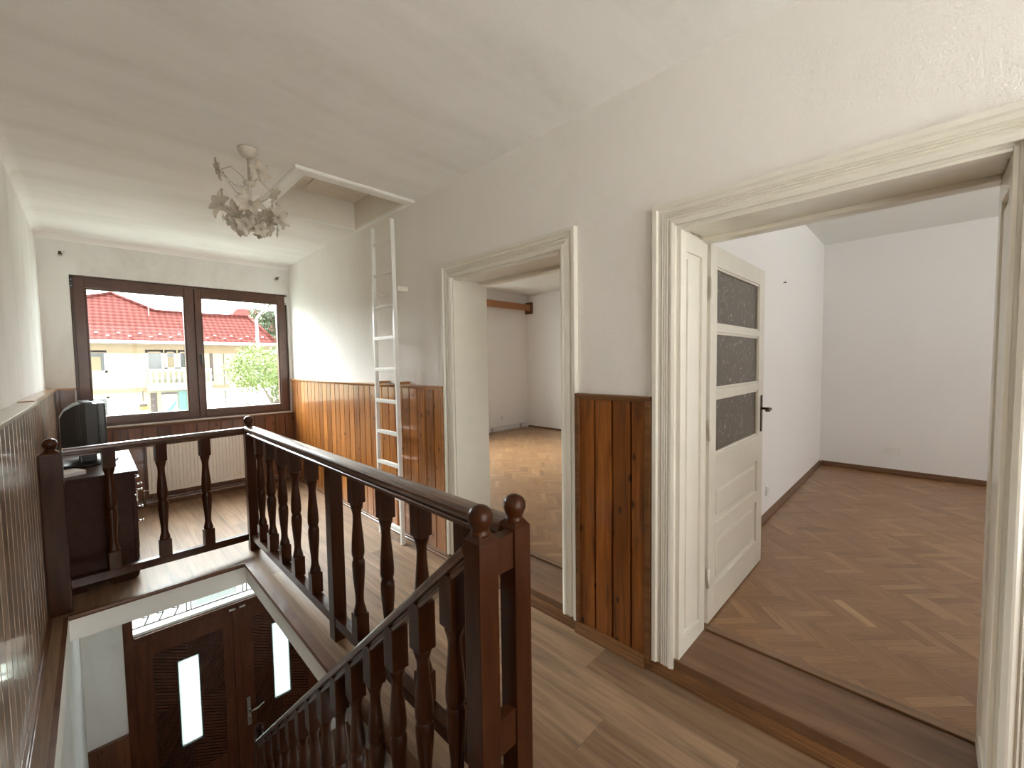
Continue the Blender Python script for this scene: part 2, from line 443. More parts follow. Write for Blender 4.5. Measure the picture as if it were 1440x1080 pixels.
# ceiling with hatch opening
A0, A1, B0, B1 = 1.03, 1.765, 2.90, 3.76   # hatch opening x, y
w = MB(); z0, z1 = H, H+.05
w.box((XL,YB,z0),(A0,YF,z1)); w.box((A1,YB,z0),(XR,YF,z1)); w.box((A0,YB,z0),(A1,B0,z1)); w.box((A0,B1,z0),(A1,YF,z1))
struct('ceiling', w, M['ceil'])
# coved corner between ceiling and window wall
w = MB(); rr = .055
for (ax, pts) in ((0, None),):
    arc = [(YF-rr*math.sin(a*PI/12)*1.0-0, H-rr+rr*(1-math.cos(0))+0) for a in range(7)]
cv = [(YF, H-rr)]+[(YF-rr+rr*math.cos(a), H-rr+rr*math.sin(a)) for a in [k*PI/2/6 for k in range(1,6)]]+[(YF-rr, H),(YF, H)]
w.prism([(p[0], p[1]) for p in cv], 0, XL, XR); struct('ceiling', w, M['ceil'], 'rounded plaster cove above the window wall')
w = MB(); cv = [(XL, H-rr)]+[(XL+rr-rr*math.cos(a), H-rr+rr*math.sin(a)) for a in [k*PI/2/6 for k in range(1,6)]]+[(XL+rr, H),(XL, H)]
w.prism(cv, 1, YB, YF-rr); struct('ceiling', w, M['ceil'], 'rounded plaster cove above the left wall')

# right wall with two door openings
D2a, D2b, D2t = 1.405, 2.375, 2.05
D3a, D3b, D3t = -.175, .78, 2.03
w = MB()
w.box((XR,YB-.2,0),(XB,D3a,H+.2)); w.box((XR,D3b,0),(XB,D2a,H+.2)); w.box((XR,D2b,0),(XB,YF+.3,H+.2))
w.box((XR,D3a,D3t),(XB,D3b,H+.2)); w.box((XR,D2a,D2t),(XB,D2b,H+.2))
struct('wall_right', w, M['wall'])
# window wall
WX0, WX1, WZ0, WZ1 = -.115, 1.775, .875, 2.345
w = MB()
w.box((XL,YF,-.2),(WX0,YF+.32,H+.2)); w.box((WX1,YF,-.2),(XB,YF+.32,H+.2)); w.box((WX0,YF,-.2),(WX1,YF+.32,WZ0)); w.box((WX0,YF,WZ1),(WX1,YF+.32,H+.2))
struct('wall_front', w, M['wallL'])
# wall behind the camera, with a big unseen window added to light the hall
BX0, BX1, BZ0, BZ1 = -.22, 1.72, .25, 2.5
w = MB()
w.box((XL-.15,YB-.3,-.2),(BX0,YB,H+.2)); w.box((BX1,YB-.3,-.2),(XB,YB,H+.2)); w.box((BX0,YB-.3,-.2),(BX1,YB,BZ0)); w.box((BX0,YB-.3,BZ1),(BX1,YB,H+.2))
struct('wall_back', w, M['wall'])

# ------------------------------------------------------------------ wainscots
def board_panel(axis, face, sgn, t0, t1, off, width, z0, z1, thick=.022):
    """vertical boards with V grooves; axis: running axis 0/1; face = coordinate of the wall plane; sgn = direction into the room"""
    cuts = []; k = math.ceil((t0-off)/width+1e-6)
    while off+k*width < t1-.005: cuts.append(off+k*width); k += 1
    g = .0065; prof = [(t0, 0), (t0, thick)]
    for c in cuts: prof += [(c-g, thick), (c-.0035, thick-.014), (c+.0035, thick-.014), (c+g, thick)]
    prof += [(t1, thick), (t1, 0)]
    mb = MB()
    pts = [((face+sgn*d, t) if axis == 1 else (t, face+sgn*d)) for t, d in prof]
    n = len(pts); vs = [Vector((p[0], p[1], z0)) for p in pts]+[Vector((p[0], p[1], z1)) for p in pts]
    fs = [(i, (i+1) % n, n+(i+1) % n, n+i) for i in range(n)]
    mb.add(vs, fs)
    # top and bottom closed with strips
    for base in (0, n):
        idx = list(range(n)); 
        # fan by quads between wall line and front line is concave-safe through ngon
        mb.f.append(tuple(base+i for i in idx)); mb.smooth.append(False)
    return mb
def capmb(axis, face, sgn, t0, t1, z, d=.036, h=.028):
    mb = MB(); a, b = (face, face+sgn*d)
    pr = [(a, z-h),(a+sgn*(d-.008), z-h),(a+sgn*(d-.002), z-h*.6),(b, z-h*.35),(b, z-.004),(b-sgn*.004, z),(a, z)]
    mb.prism(pr, 1-axis if False else (1 if axis == 1 else 0), t0, t1); return mb
WZ = 1.285
r = sroot('trim_2'); struct('board_panel', board_panel(1, XR, -1, 2.50, YF, YF-29*.1125, .1125, .05, WZ-.02), M['pineR'], None, r)
struct('cap_moulding', capmb(1, XR, -1, 2.48, YF, WZ), M['cap'], None, r)
mb = MB(); mb.box((XR-.034,2.478,.05),(XR,2.50,WZ-.02), bev=.003); struct('end_strip', mb, M['cap'], None, r)
r['label'] = 'glossy orange brown pine wainscot behind the ladder'
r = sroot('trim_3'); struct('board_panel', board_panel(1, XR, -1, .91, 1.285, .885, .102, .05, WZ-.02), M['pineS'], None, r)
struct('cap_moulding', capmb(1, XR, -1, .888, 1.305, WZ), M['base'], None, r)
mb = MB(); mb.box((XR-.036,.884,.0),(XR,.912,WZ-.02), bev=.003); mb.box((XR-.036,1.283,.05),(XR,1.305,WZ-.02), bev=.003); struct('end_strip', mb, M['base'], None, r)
r['label'] = 'narrow pine wainscot between the two doorways'
# left: near section projects a little further than the far one
r = sroot('trim_4'); struct('board_panel', board_panel(1, XL, 1, YB, 3.66, 0, .1125, -.0, 1.245, .065), M['pineL'], None, r)
mb = MB(); mb.box((XL,YB,1.245),(XL+.080,3.66,1.265), bev=.004); struct('cap_moulding', mb, M['capL'], None, r)
r['label'] = 'glossy board wainscot along the left of the stairwell'
r = sroot('trim_5'); struct('board_panel', board_panel(1, XL, 1, 3.66, YF, 0, .1125, 0, 1.245, .052), M['pineL'], None, r)
mb = MB(); mb.box((XL,3.66,1.245),(XL+.066,YF,1.27), bev=.004); struct('cap_moulding', mb, M['cap'], None, r)
r['label'] = 'far part of the left board wainscot behind the television'
# window wall boards
r = sroot('trim_6')
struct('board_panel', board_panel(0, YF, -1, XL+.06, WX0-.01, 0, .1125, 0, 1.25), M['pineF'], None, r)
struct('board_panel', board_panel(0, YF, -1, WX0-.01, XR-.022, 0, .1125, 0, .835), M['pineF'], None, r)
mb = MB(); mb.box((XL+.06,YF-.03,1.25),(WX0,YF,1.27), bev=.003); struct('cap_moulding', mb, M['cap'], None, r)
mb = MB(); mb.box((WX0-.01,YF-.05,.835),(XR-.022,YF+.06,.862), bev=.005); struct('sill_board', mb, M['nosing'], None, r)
r['label'] = 'dark board panelling below the window'
# skirting with routed lines
def skirt(axis, face, sgn, t0, t1, z0=0, h=.055, d=.035):
    mb = MB()
    pr = [(0,0),(d,0),(d,h*.30),(d-.005,h*.36),(d-.002,h*.42),(d-.006,h*.62),(d-.011,h*.66),(d-.009,h*.72),(d-.016,h*.98),(d-.02,h),(0,h)]
    pts = [(face+sgn*a, z0+b) for a, b in pr]
    mb.prism(pts, axis, t0, t1); return mb
struct('baseboard_right', skirt(1, XR, -1, 1.305, YF-.03, 0, .055), M['base'])
struct('baseboard_right', skirt(1, XR, -1, .91, 1.303, 0, .055, .05), M['base'])
struct('baseboard_right', skirt(1, XR, -1, YB, .885, 0, .05, .036), M['base'])
struct('baseboard_front', skirt(0, YF-.022, -1, XL+.06, XR-.06, 0, .09, .014), M['base'])
struct('baseboard_left', skirt(1, XL+.065, 1, YB, 3.55, 0, .022, .018), M['base'])

# ------------------------------------------------------------------ door frames in the right wall
ARCH = [(0,0),(0,.020),(.012,.026),(.018,.026),(.030,.018),(.034,.024),(.040,.018),(.044,.024),(.050,.018),(.054,.024),(.060,.018),(.074,.020),(.080,.030),(.098,.030),(.10,.026),(.10,0)]
def architrave(y0, y1, zt, zb, wdt=.10, x=XR, sgn=-1):
    # path around opening (inner edge), profile measured outwards from inner edge
    mb = MB(); k = wdt/.10
    prof = [(a*k, b) for a, b in ARCH]
    def ring(y, z, oy, oz): return [Vector((x+sgn*b, y+oy*(a), z+oz*(a))) for a, b in prof]
    rs = [ring(y1, zb, 1, 0), ring(y1, zt, 1, 1), ring(y0, zt, -1, 1), ring(y0, zb, -1, 0)]
    n = len(prof); vs = [p for r_ in rs for p in r_]; fs = []
    for i in range(3):
        for q in range(n): fs.append((i*n+q, i*n+(q+1) % n, (i+1)*n+(q+1) % n, (i+1)*n+q))
    fs += [tuple(range(n))[::-1], tuple(3*n+q for q in range(n))]
    mb.add(vs, fs); return mb
def lining(y0, y1, zt, zb, panel=True):
    t = .02
    out = []
    for side, y, s in (('a', y0, 1), ('b', y1, -1)):
        mb = MB(); mb.box((XR-.002, y-s*.0005, zb), (XB+.002, y+s*t*.4, zt))
        # raised stiles leave a sunk panel
        a, b = y+s*t*.4, y+s*t
        if panel:
            mb.box((XR-.002,a,zb),(XR+.055,b,zt), bev=.003); mb.box((XB-.06,a,zb),(XB+.002,b,zt), bev=.003)
            mb.box((XR+.055,a,zb),(XB-.06,b,zb+.09), bev=.003); mb.box((XR+.055,a,zt-.10),(XB-.06,b,zt-t), bev=.003)
            mb.box((XR+.085,a,zb+.12),(XB-.09,y+s*t*.8,zt-.13), bev=.004)
        out.append(mb)
    mb = MB(); mb.box((XR-.002,y0+t,zt-t*.4),(XB+.002,y1-t,zt))
    mb.box((XR-.002,y0+t,zt-t),(XR+.055,y1-t,zt-t*.4), bev=.003); mb.box((XB-.06,y0+t,zt-t-.008),(XB+.002,y1-t,zt-t*.4), bev=.003)
    out.append(mb); return out
for nm, (y0, y1, zt, lab) in {'door_2': (D2a, D2b, D2t, 'open doorway with cream grooved surround'), 'door_3': (D3a, D3b, D3t, 'wide cream panelled doorway surround')}.items():
    r = sroot(nm, (XR, (y0+y1)/2, 0)); r['label'] = lab
    part('architrave', architrave(y0, y1, zt, .05), M['cream'], r)
    mbs = lining(y0, y1, zt, ZR-.02, nm == 'door_3')
    part('jamb', mbs[0], M['cream'], r); part('jamb', mbs[1], M['cream'], r); part('head_lining', mbs[2], M['cream'], r)
    mb = MB(); mb.box((XR-.012, y0+.001, .045), (XB+.0, y1-.001, ZR-.005), bev=.006); part('threshold_board', mb, M['sillboard'], r)
    mb = MB(); mb.box((XB+.001, y0+.001, .045), (XB+.05, y1-.001, ZR+.003), bev=.003); part('threshold_strip', mb, M['strip'], r)
    mb = architrave(y0, y1, zt, ZR, .09, XB, 1); part('architrave', mb, M['cream'], r)

# open door leaf in door_3
lf = thing('interior_door', (2.15, .76, ZR), 'open cream interior door with three dark patterned glass panes', 'door')
LX0, LX1, LY, LT, LZ0, LZ1 = 2.145, 3.10, .755, .04, ZR+.008, 2.015
cx = [LX0, 2.235, 2.985, LX1]
rows = [(1.625, 1.915), (1.30, 1.59), (.965, 1.255)]     # glass panes
prow = [(.60, .80), (.27, .53)]                          # solid panels
mb = MB()
mb.box((cx[0],LY,LZ0),(cx[1],LY+LT,LZ1), bev=.002); mb.box((cx[2],LY,LZ0),(cx[3],LY+LT,LZ1), bev=.002)
zs = [LZ1, 1.915, 1.625, 1.59, 1.30, 1.255, .965, .80, .60, .53, .27, LZ0]
for i in range(0, 12, 2): mb.box((cx[1],LY,zs[i+1]),(cx[2],LY+LT,zs[i]), bev=.002)
part('door_leaf_frame', mb, M['cream'], lf)
for a, b in rows:
    mb = MB()
    for q in ((cx[1],a,cx[1]+.012,b),(cx[2]-.012,a,cx[2],b),(cx[1],a,cx[2],a+.012),(cx[1],b-.012,cx[2],b)):
        mb.box((q[0],LY+.004,q[1]),(q[2],LY+LT-.004,q[3]), bev=.004)
    part('glazing_bead', mb, M['cream'], lf)
    mb = MB(); mb.box((cx[1]+.005,LY+.014,a+.005),(cx[2]-.005,LY+.02,b-.005)); part('glass_pane', mb, M['scribble'], lf, 'dark patterned glass pane')
for a, b in prow:
    mb = MB(); mb.box((cx[1],LY+.012,a),(cx[2],LY+LT-.012,b)); mb.box((cx[1]+.04,LY+.005,a+.035),(cx[2]-.04,LY+LT-.005,b-.035), bev=.007)
    part('panel', mb, M['cream'], lf)
mb = MB(); mb.box((3.035,LY-.006,.98),(3.065,LY,1.215), bev=.004); pl = part('lock_plate', mb, M['bronze'], lf, 'dark bronze lock plate')
mb = MB(); mb.tube([(3.05,LY-.004,1.13),(3.05,LY-.045,1.13),(3.04,LY-.058,1.13),(2.99,LY-.06,1.125),(2.95,LY-.055,1.128)], .008); part('lever', mb, M['bronze'], pl)
mb = MB(); mb.box((3.035,LY+LT,.98),(3.065,LY+LT+.006,1.215), bev=.003); mb.tube([(3.05,LY+LT,1.13),(3.05,LY+LT+.05,1.13),(2.96,LY+LT+.055,1.128)], .008); part('lever', mb, M['bronze'], lf)
for z in (.35, 1.1, 1.8):
    mb = MB(); mb.tube([(2.138,LY-.004,z-.05),(2.138,LY-.004,z+.05)], .007); part('hinge', mb, M['cream'], lf)

# ------------------------------------------------------------------ side rooms
YW = .93   # dividing wall
def room(tag, y0, y1, win_front):
    pass
f = faces_floor('floor', herring((XB+.05, RX, -3.0, YW)), ZR, M['parquet']); f['kind'] = 'structure'; f['label'] = 'brown herringbone parquet of the right hand room'
f = faces_floor('floor', herring((XB+.05, RX, YW+.14, 5.95)), ZR, M['parquet']); f['kind'] = 'structure'; f['label'] = 'brown herringbone parquet of the far room'
w = MB(); w.box((XB,-3.2,-SL),(RX+.2,6.1,ZR-.002)); struct('floor', w, M['base'], 'dark screed under the parquet of both rooms')
w = MB(); w.box((XR+.15,-3.2,RH),(RX+.2,6.2,RH+.1)); struct('ceiling', w, M['room_ceil'])
w = MB(); w.box((XB,YW,ZR-.05),(RX+.1,YW+.14,RH)); struct('wall_middle', w, M['room'])
w = MB(); w.box((RX,-3.2,ZR-.05),(RX+.2,6.2,RH)); struct('wall_far', w, M['room'])
# room side skin of the right wall
w = MB()
t = .004
w.box((XB,-3.0,ZR),(XB+t,D3a-.09,RH)); w.box((XB,D3b+.09,ZR),(XB+t,YW,RH)); w.box((XB,D3a-.09,D3t+.09),(XB+t,D3b+.09,RH))
w.box((XB,YW+.14,ZR),(XB+t,D2a-.09,RH)); w.box((XB,D2b+.09,ZR),(XB+t,5.95,RH)); w.box((XB,D2a-.09,D2t+.09),(XB+t,D2b+.09,RH))
struct('wall_right', w, M['room'], 'room side plaster of the wall with the doorways')
# window wall of far room
def wall_win(axis, plane, thick, t0, t1, o0, o1, z0, z1, zb, zt, name, mat):
    w = MB()
    def bx(a, b, c, d):
        if axis == 0: w.box((a, plane, c), (b, plane+thick, d))
        else: w.box((plane, a, c), (plane+thick, b, d))
    bx(t0, o0, zb, zt); bx(o1, t1, zb, zt); bx(o0, o1, zb, z0); bx(o0, o1, z1, zt)
    struct(name, w, mat)
wall_win(0, 5.95, .25, XB, RX+.1, 2.8, 4.9, 1.15, 2.45, ZR-.05, RH, 'wall_front', M['room'])
wall_win(0, -3.0, -.2, XB-.1, RX+.1, 2.8, 5.4, .9, 2.5, ZR-.05, RH, 'wall_back', M['room'])
w = MB(); w.box((XR,-3.2,-.1),(XB,YB-.2,RH+.1)); struct('wall_right', w, M['room'])
def window_unit(name, axis, plane, o0, o1, z0, z1, mat, panes=2, label=None):
    r = sroot(name, (0,0,0))
    if label: r['label'] = label
    def bx(m, a, b, c, d, p0, p1, bev=.004):
        if axis == 0: m.box((a,plane+p0,c),(b,plane+p1,d), bev=bev)
        else: m.box((plane+p0,a,c),(plane+p1,b,d), bev=bev)
    m = MB(); q = .05
    bx(m,o0,o0+q,z0,z1,0,.07); bx(m,o1-q,o1,z0,z1,0,.07); bx(m,o0+q,o1-q,z0,z0+q,0,.07); bx(m,o0+q,o1-q,z1-q,z1,0,.07)
    for k in range(1, panes): c = o0+(o1-o0)*k/panes; bx(m,c-.04,c+.04,z0+q,z1-q,0,.07)
    part('window_frame', m, mat, r)
    for k in range(panes):
        a = o0+(o1-o0)*k/panes+.045; b = o0+(o1-o0)*(k+1)/panes-.045
        m = MB(); bx(m,a,b,z0+q-.005,z1-q+.005,.03,.036,0); part('glass_pane', m, M['glass'], r)
    return r
window_unit('window_2', 0, 6.05, 2.8, 4.9, 1.15, 2.45, M['white'], 3)
window_unit('window_3', 0, -3.12, 2.8, 5.4, .9, 2.5, M['white'], 3)
window_unit('fill_window_upper', 0, YB-.18, BX0, BX1, BZ0, BZ1, M['frame'], 2)  # unseen window, added to brighten the hall from behind the camera
# baseboards of the rooms
struct('baseboard_middle', skirt(0, YW, -1, 3.1, RX, ZR, .06, .02), M['base'])
struct('baseboard_far', skirt(1, RX, -1, -3.0, YW-.02, ZR, .06, .02), M['base'])
struct('baseboard_far', skirt(1, RX, -1, YW+.14, 5.93, ZR, .03, .015), M['base'])
w = MB(); w.box((6.15,YW-.17,ZR),(6.3,YW-.03,ZR+.012)) if False else w.box((RX-.05,-.15,ZR+.0),(RX-.02,.55,ZR+.03), bev=.003)
struct('baseboard_far', w, M['base'], 'short loose brown strip in front of the skirting')

def outlet(loc, normal, label, group=None, double=False):
    t = thing('power_outlet', loc, label, 'outlet')
    n = Vector(normal); s = n.cross(Vector((0,0,1))); L = Vector(loc)
    def bxx(m, a, b, c, d, e0, e1, bev):
        p = [L+s*a+Vector((0,0,c))+n*e0, L+s*b+Vector((0,0,d))+n*e1]
        m.box(p[0], p[1], bev=bev)
    k = .07 if double else .04
    m = MB(); bxx(m,-k,k,-.04,.04,0,.010,.004); part('cover_plate', m, M['outlet'], t)
    m = MB(); rot = n.to_track_quat('Z', 'Y').to_matrix()
    cen = .03 if double else 0
    m.lathe([(.019,0),(.021,.014),(.017,.014),(.016,.004),(.001,.004)], L+s*cen, 18, rot); part('socket', m, M['outlet'], t)
    m = MB()
    for q in (-.008,.008): m.blob(L+s*(cen+q)+n*.006, .004, 6)
    part('contact_hole', m, M['blackp'], t)
    return t
outlet((RX, .25, .37), (-1,0,0), 'white double wall outlet low on the back wall of the parquet room', double=True)
outlet((3.97, YW, .34), (0,-1,0), 'white wall outlet beside the open cream door')
outlet((5.71, 5.95, .35), (0,-1,0), 'small white outlet above the pipes in the far room')
# pipes in far room
t = thing('heating_pipes', (5.5, 5.9, ZR), 'pair of horizontal heating pipes running low along the far room wall', 'pipe')
for z in (.135, .185):
    m = MB(); m.tube([(XB+.2,5.91,z),(6.3,5.91,z),(6.34,5.93,z),(6.34,5.948,z)], .011); part('pipe', m, M['pipe'], t)
for x in (2.6,3.6,4.6,5.4,6.2): m = MB(); m.box((x-.01,5.905,.105),(x+.01,5.949,.2)); part('pipe_bracket', m, M['metal'], t)
# curtain box
t = thing('curtain_box', (5.4, 5.9, 2.5), 'brown wooden curtain box near the ceiling of the far room', 'curtain rail')
m = MB(); m.box((2.5,5.80,2.50),(6.43,5.82,2.63), bev=.003); m.box((2.5,5.82,2.60),(6.43,5.949,2.63)); part('fascia_board', m, M['brown2'], t)
m = MB(); m.box((6.40,5.775,2.45),(6.449,5.949,2.68), bev=.003); part('end_bracket', m, M['base'], t)
# small hooks
def hookob(loc, n, label, name='wall_hook', cat='hook'):
    m = MB(); L = Vector(loc); n = Vector(n)
    m.tube([L, L+n*.03, L+n*.045+Vector((0,0,.01)), L+n*.05+Vector((0,0,.03))], .005, 6)
    m.lathe([(.001,0),(.014,0),(.012,.006),(.001,.007)], L, 10, n.to_track_quat('Z','Y').to_matrix())
    return solo(name, m, M['bronze'], loc, label, cat)
nl = MB(); nl.tube([(4.42,YW,2.13),(4.42,YW-.014,2.133)], .004, 6); nl.blob((4.42,YW-.016,2.134), .007, 6)
solo('wall_nail', nl, M['bronze'], (4.42,YW,2.13), 'tiny nail high on the white wall beyond the open cream door', 'nail')
def curtain_bracket(loc, label):
    t = thing('curtain_bracket', loc, label, 'bracket', None); L = Vector(loc); n = Vector((0,-1,0))
    m = MB(); m.lathe([(.001,0),(.016,0),(.016,.005),(.001,.005)], L, 12, n.to_track_quat('Z','Y').to_matrix()); part('base_plate', m, M['metal'], t)
    m = MB(); m.tube([L, L+n*.05], .006, 8)
    m.lathe([(.012,-.01),(.016,-.008),(.016,.008),(.012,.01)], L+n*.06, 12, Matrix.Rotation(PI/2,3,'Y')); part('ring_holder', m, M['bronze'], t)
    m = MB(); m.tube([L+n*.06+Vector((.02,0,.012)), L+n*.06+Vector((.034,0,.018))], .004, 6); part('screw', m, M['metal'], t)
curtain_bracket((-.16,YF,2.525), 'metal curtain rod bracket above the left end of the window')
curtain_bracket((1.66,YF,2.53), 'metal curtain rod bracket above the right end of the window')

# ------------------------------------------------------------------ main window
r = sroot('window_1', (0, YF, 0)); r['label'] = 'wide brown framed double casement window facing the street'
yw = YF+.035
m = MB(); q = .035
m.box((WX0,yw,WZ0),(WX0+q,yw+.08,WZ1),bev=.004); m.box((WX1-q,yw,WZ0),(WX1,yw+.08,WZ1),bev=.004)
m.box((WX0+q,yw,WZ0),(WX1-q,yw+.08,WZ0+q),bev=.004); m.box((WX0+q,yw,WZ1-q),(WX1-q,yw+.08,WZ1),bev=.004)
m.box((.79,yw+.03,WZ0+q),(.87,yw+.08,WZ1-q),bev=.003)
part('window_frame', m, M['frame'], r)
xm = .83
for a, b, ga, gb in ((WX0+.02, xm-.004, -.015, .745), (xm+.004, WX1-.02, .89, 1.672)):
    m = MB(); z0, z1 = WZ0+.02, WZ1-.02; g0, g1 = .965, 2.232; y0, y1 = yw-.018, yw+.06
    m.box((a,y0,z0),(ga,y1,z1),bev=.006); m.box((gb,y0,z0),(b,y1,z1),bev=.006); m.box((ga,y0,z0),(gb,y1,g0),bev=.006); m.box((ga,y0,g1),(gb,y1,z1),bev=.006)
    # inner bead
    sash = part('sash', m, M['frame'], r)
    m = MB()
    for c in ((ga,g0,ga+.012,g1),(gb-.012,g0,gb,g1),(ga,g0,gb,g0+.012),(ga,g1-.012,gb,g1)): m.box((c[0],y0+.012,c[1]),(c[2],y1-.01,c[3]),bev=.003)
    part('glazing_bead', m, M['frame'], sash)
    m = MB(); m.box((ga+.002,yw+.02,g0+.002),(gb-.002,yw+.026,g1-.002)); part('glass_pane', m, M['glass'], sash)
m = MB(); m.box((.855,yw-.026,1.50),(.880,yw-.018,1.60),bev=.003); h = part('handle_plate', m, M['bronze'], r)
m = MB(); m.tube([(.868,yw-.02,1.585),(.868,yw-.055,1.585),(.868,yw-.06,1.57),(.868,yw-.058,1.47)], .009); part('handle', m, M['blackp'], h)
for x, mt in ((WX0+.012, M['blackp']), (WX1-.012, M['white'])):
    for z in (2.27,) if True else ():
        m = MB(); m.box((x-.012,yw-.03,z-.05),(x+.012,yw-.001,z+.05),bev=.004); hh = part('hinge_cover', m, mt, r)
        m = MB(); m.blob((x,yw-.032,z+.03),.006,6); m.blob((x,yw-.032,z-.03),.006,6); part('screw', m, M['chrome'], hh)

# ------------------------------------------------------------------ loft hatch
r = sroot('trim_7', (1.4, 3.3, H)); r['label'] = 'white frame and shaft of the loft hatch in the ceiling'
def frame_ring(x0,x1,y0,y1,wd,z0,z1):
    prof = [(0,z0),(0,z1),(.010,z1+.0),(wd*.9,z0+(z1-z0)*.5),(wd,z0)]
    return prof
m = MB()
def hring(d, z): return [(A0-d,B0-d,z),(A1+min(d,.044),B0-d,z),(A1+min(d,.044),B1+d,z),(A0-d,B1+d,z)]
rings = [hring(0,H+.001), hring(0,H-.022), hring(.012,H-.026), hring(.07,H-.020), hring(.078,H-.012), hring(.078,H+.001)]
vs = [Vector(p) for rg in rings for p in rg]; fs = []
for i in range(5):
    for k in range(4): fs.append((i*4+k, i*4+(k+1)%4, (i+1)*4+(k+1)%4, (i+1)*4+k))
m.add(vs, fs); part('hatch_frame', m, M['hatchw'], r)
m = MB(); SH = .22
i_ = .003
m.box((A0-.02,B0-.02,H-.01),(A0+i_,B1+.02,H+SH+.03)); m.box((A1-i_,B0-.02,H-.01),(A1+.02,B1+.02,H+SH+.03)); m.box((A0+i_,B0-.02,H-.01),(A1-i_,B0+i_,H+SH+.03)); m.box((A0+i_,B1-i_,H-.01),(A1-i_,B1+.02,H+SH+.03))
part('hatch_shaft', m, M['hatchi'], r)
m = MB()
for i in range(8):
    a = B0+(B1-B0)*i/8
    m.box((A0+.004,a+.002,H+SH-.0),(A1-.004,B0+(B1-B0)*(i+1)/8-.002,H+SH+.02), bev=.008)
m.box((1.30,B0+.004,H+SH-.012),(1.42,B1-.004,H+SH),bev=.002)
lid = part('hatch_lid', m, M['hatchi'], r)
m = MB(); m.box((1.432,B0+.2,H+SH-.02),(1.446,B0+.42,H+SH-.001)); part('latch', m, M['blackp'], lid)
m = MB(); m.box((A0-.1,B0-.1,H+SH+.03),(A1+.1,B1+.1,H+SH+.05)); part('lid_backing', m, M['hatchi'], r)

# ------------------------------------------------------------------ ladder
lx = 1.70
ld = thing('ladder', (lx, 3.1, 0), 'white wooden ladder standing upright against the pine wainscot under the hatch', 'ladder')
def stile(y0, y1, w0=.023):
    m = MB(); vs = []
    for z, y, ww in ((0, y0, w0), (1.88, y0+(y1-y0)*.73, w0), (1.88, y0+(y1-y0)*.73, w0*.8), (2.585, y1, w0*.75)):
        vs += [(lx-.016,y-ww/2,z),(lx+.016,y-ww/2,z),(lx+.016,y+ww/2,z),(lx-.016,y+ww/2,z)]
    fs = [(0,3,2,1),(12,13,14,15)]
    for i in range(3):
        for k in range(4): fs.append((i*4+k,i*4+(k+1)%4,(i+1)*4+(k+1)%4,(i+1)*4+k))
    m.add([Vector(v) for v in vs], fs); return m
part('stile', stile(2.955, 2.99), M['ladder'], ld); part('stile', stile(3.315, 3.305), M['ladder'], ld)
for k in range(10):
    z = .115+k*.2585
    hi = z > 1.9; ya = 2.955+(2.99-2.955)*z/2.58+.012; yb = 3.315-.01*z/2.58-.012
    m = MB(); d = .010 if hi else .0
    m.box((lx-.017+d,ya,z-.015+d*.5),(lx+.008,yb,z+.015-d*.5), bev=.003); part('rung', m, M['ladder'], ld)
for y in (2.97, 3.31):
    m = MB(); m.box((lx+.017,y-.012,2.03),(XR-.001,y+.012,2.065), bev=.002); part('wall_bracket', m, M['hatchi'], ld, 'bare wood wall bracket')
    m = MB(); m.box((lx+.017,y-.012,1.288),(XR-.001,y+.012,1.31), bev=.002); part('wall_bracket', m, M['cap'], ld, 'brown wood wall bracket')

# ------------------------------------------------------------------ turned balusters, posts, railings
def turned(h, a0, a1, s=.061):
    """square blocks a0 (bottom) and a1 (top) long, turned between; returns MB at origin"""
    m = MB(); q = s/2
    m.box((-q,-q,0),(q,q,a0-.012), bev=.003); m.box((-q,-q,h-a1+.012),(q,q,h), bev=.003)
    t0, t1 = a0-.014, h-a1+.014; L = t1-t0
    P = [(0,.0275),(.02,.0272),(.05,.0240),(.075,.0205),(.10,.0185),(.13,.0180),(.18,.0190),(.25,.0220),(.33,.0252),(.40,.0272),(.45,.0275),(.475,.0262),(.487,.0225),(.50,.0235)]
    pr = [(r_*s/.056, t0+u*L) for u, r_ in P]+[(r_*s/.056, t1-u*L) for u, r_ in reversed(P)]
    # pyramidal corners between block and turning
    m.lathe(pr, (0,0,0), 20)
    return m
def post_mb(x, y, z0, zs, s, ball=.034, slope=True, sx=None):
    m = MB(); q = s/2; qx = (sx or s)/2
    m.box((x-qx,y-q,z0),(x+qx,y+q,zs-.012), bev=.005)
    m.add([Vector(p) for p in ((x-qx+.002,y-q+.002,zs-.013),(x+qx-.002,y-q+.002,zs-.013),(x+qx-.002,y+q-.002,zs-.013),(x-qx+.002,y+q-.002,zs-.013),
        (x-q*.55,y-q*.55,zs+.006),(x+q*.55,y-q*.55,zs+.006),(x+q*.55,y+q*.55,zs+.006),(x-q*.55,y+q*.55,zs+.006))],
        [(0,1,5,4),(1,2,6,5),(2,3,7,6),(3,0,4,7),(4,5,6,7),(0,3,2,1)])
    return m
def ball_mb(x, y, zs, R=.034):
    m = MB(); pr = [(R*.80,zs-.002),(R*.78,zs+.004),(R*.70,zs+.010),(R*.68,zs+.014),(R*.76,zs+.019),(R*.88,zs+.028),(R*.99,zs+.039),(R,zs+.047),(R*.95,zs+.056),(R*.80,zs+.066),(R*.55,zs+.073),(R*.25,zs+.077),(.001,zs+.078)]
    m.lathe(pr, (x,y,0), 24); return m
RAILP = [(-.034,-.034),(.034,-.034),(.034,-.022),(.030,-.018),(.023,-.016),(.023,-.009),(.037,-.004),(.039,.006),(.038,.017),(.034,.024),(.024,.0275),(.0,.029),(-.024,.0275),(-.034,.024),(-.038,.017),(-.039,.006),(-.037,-.004),(-.023,-.009),(-.023,-.016),(-.030,-.018),(-.034,-.022)]
def rail_mb(p, q, prof=RAILP):
    m = MB(); m.sweep(prof, [p, q], False); 
    return m
ZTOP = .955; ZBR = .14
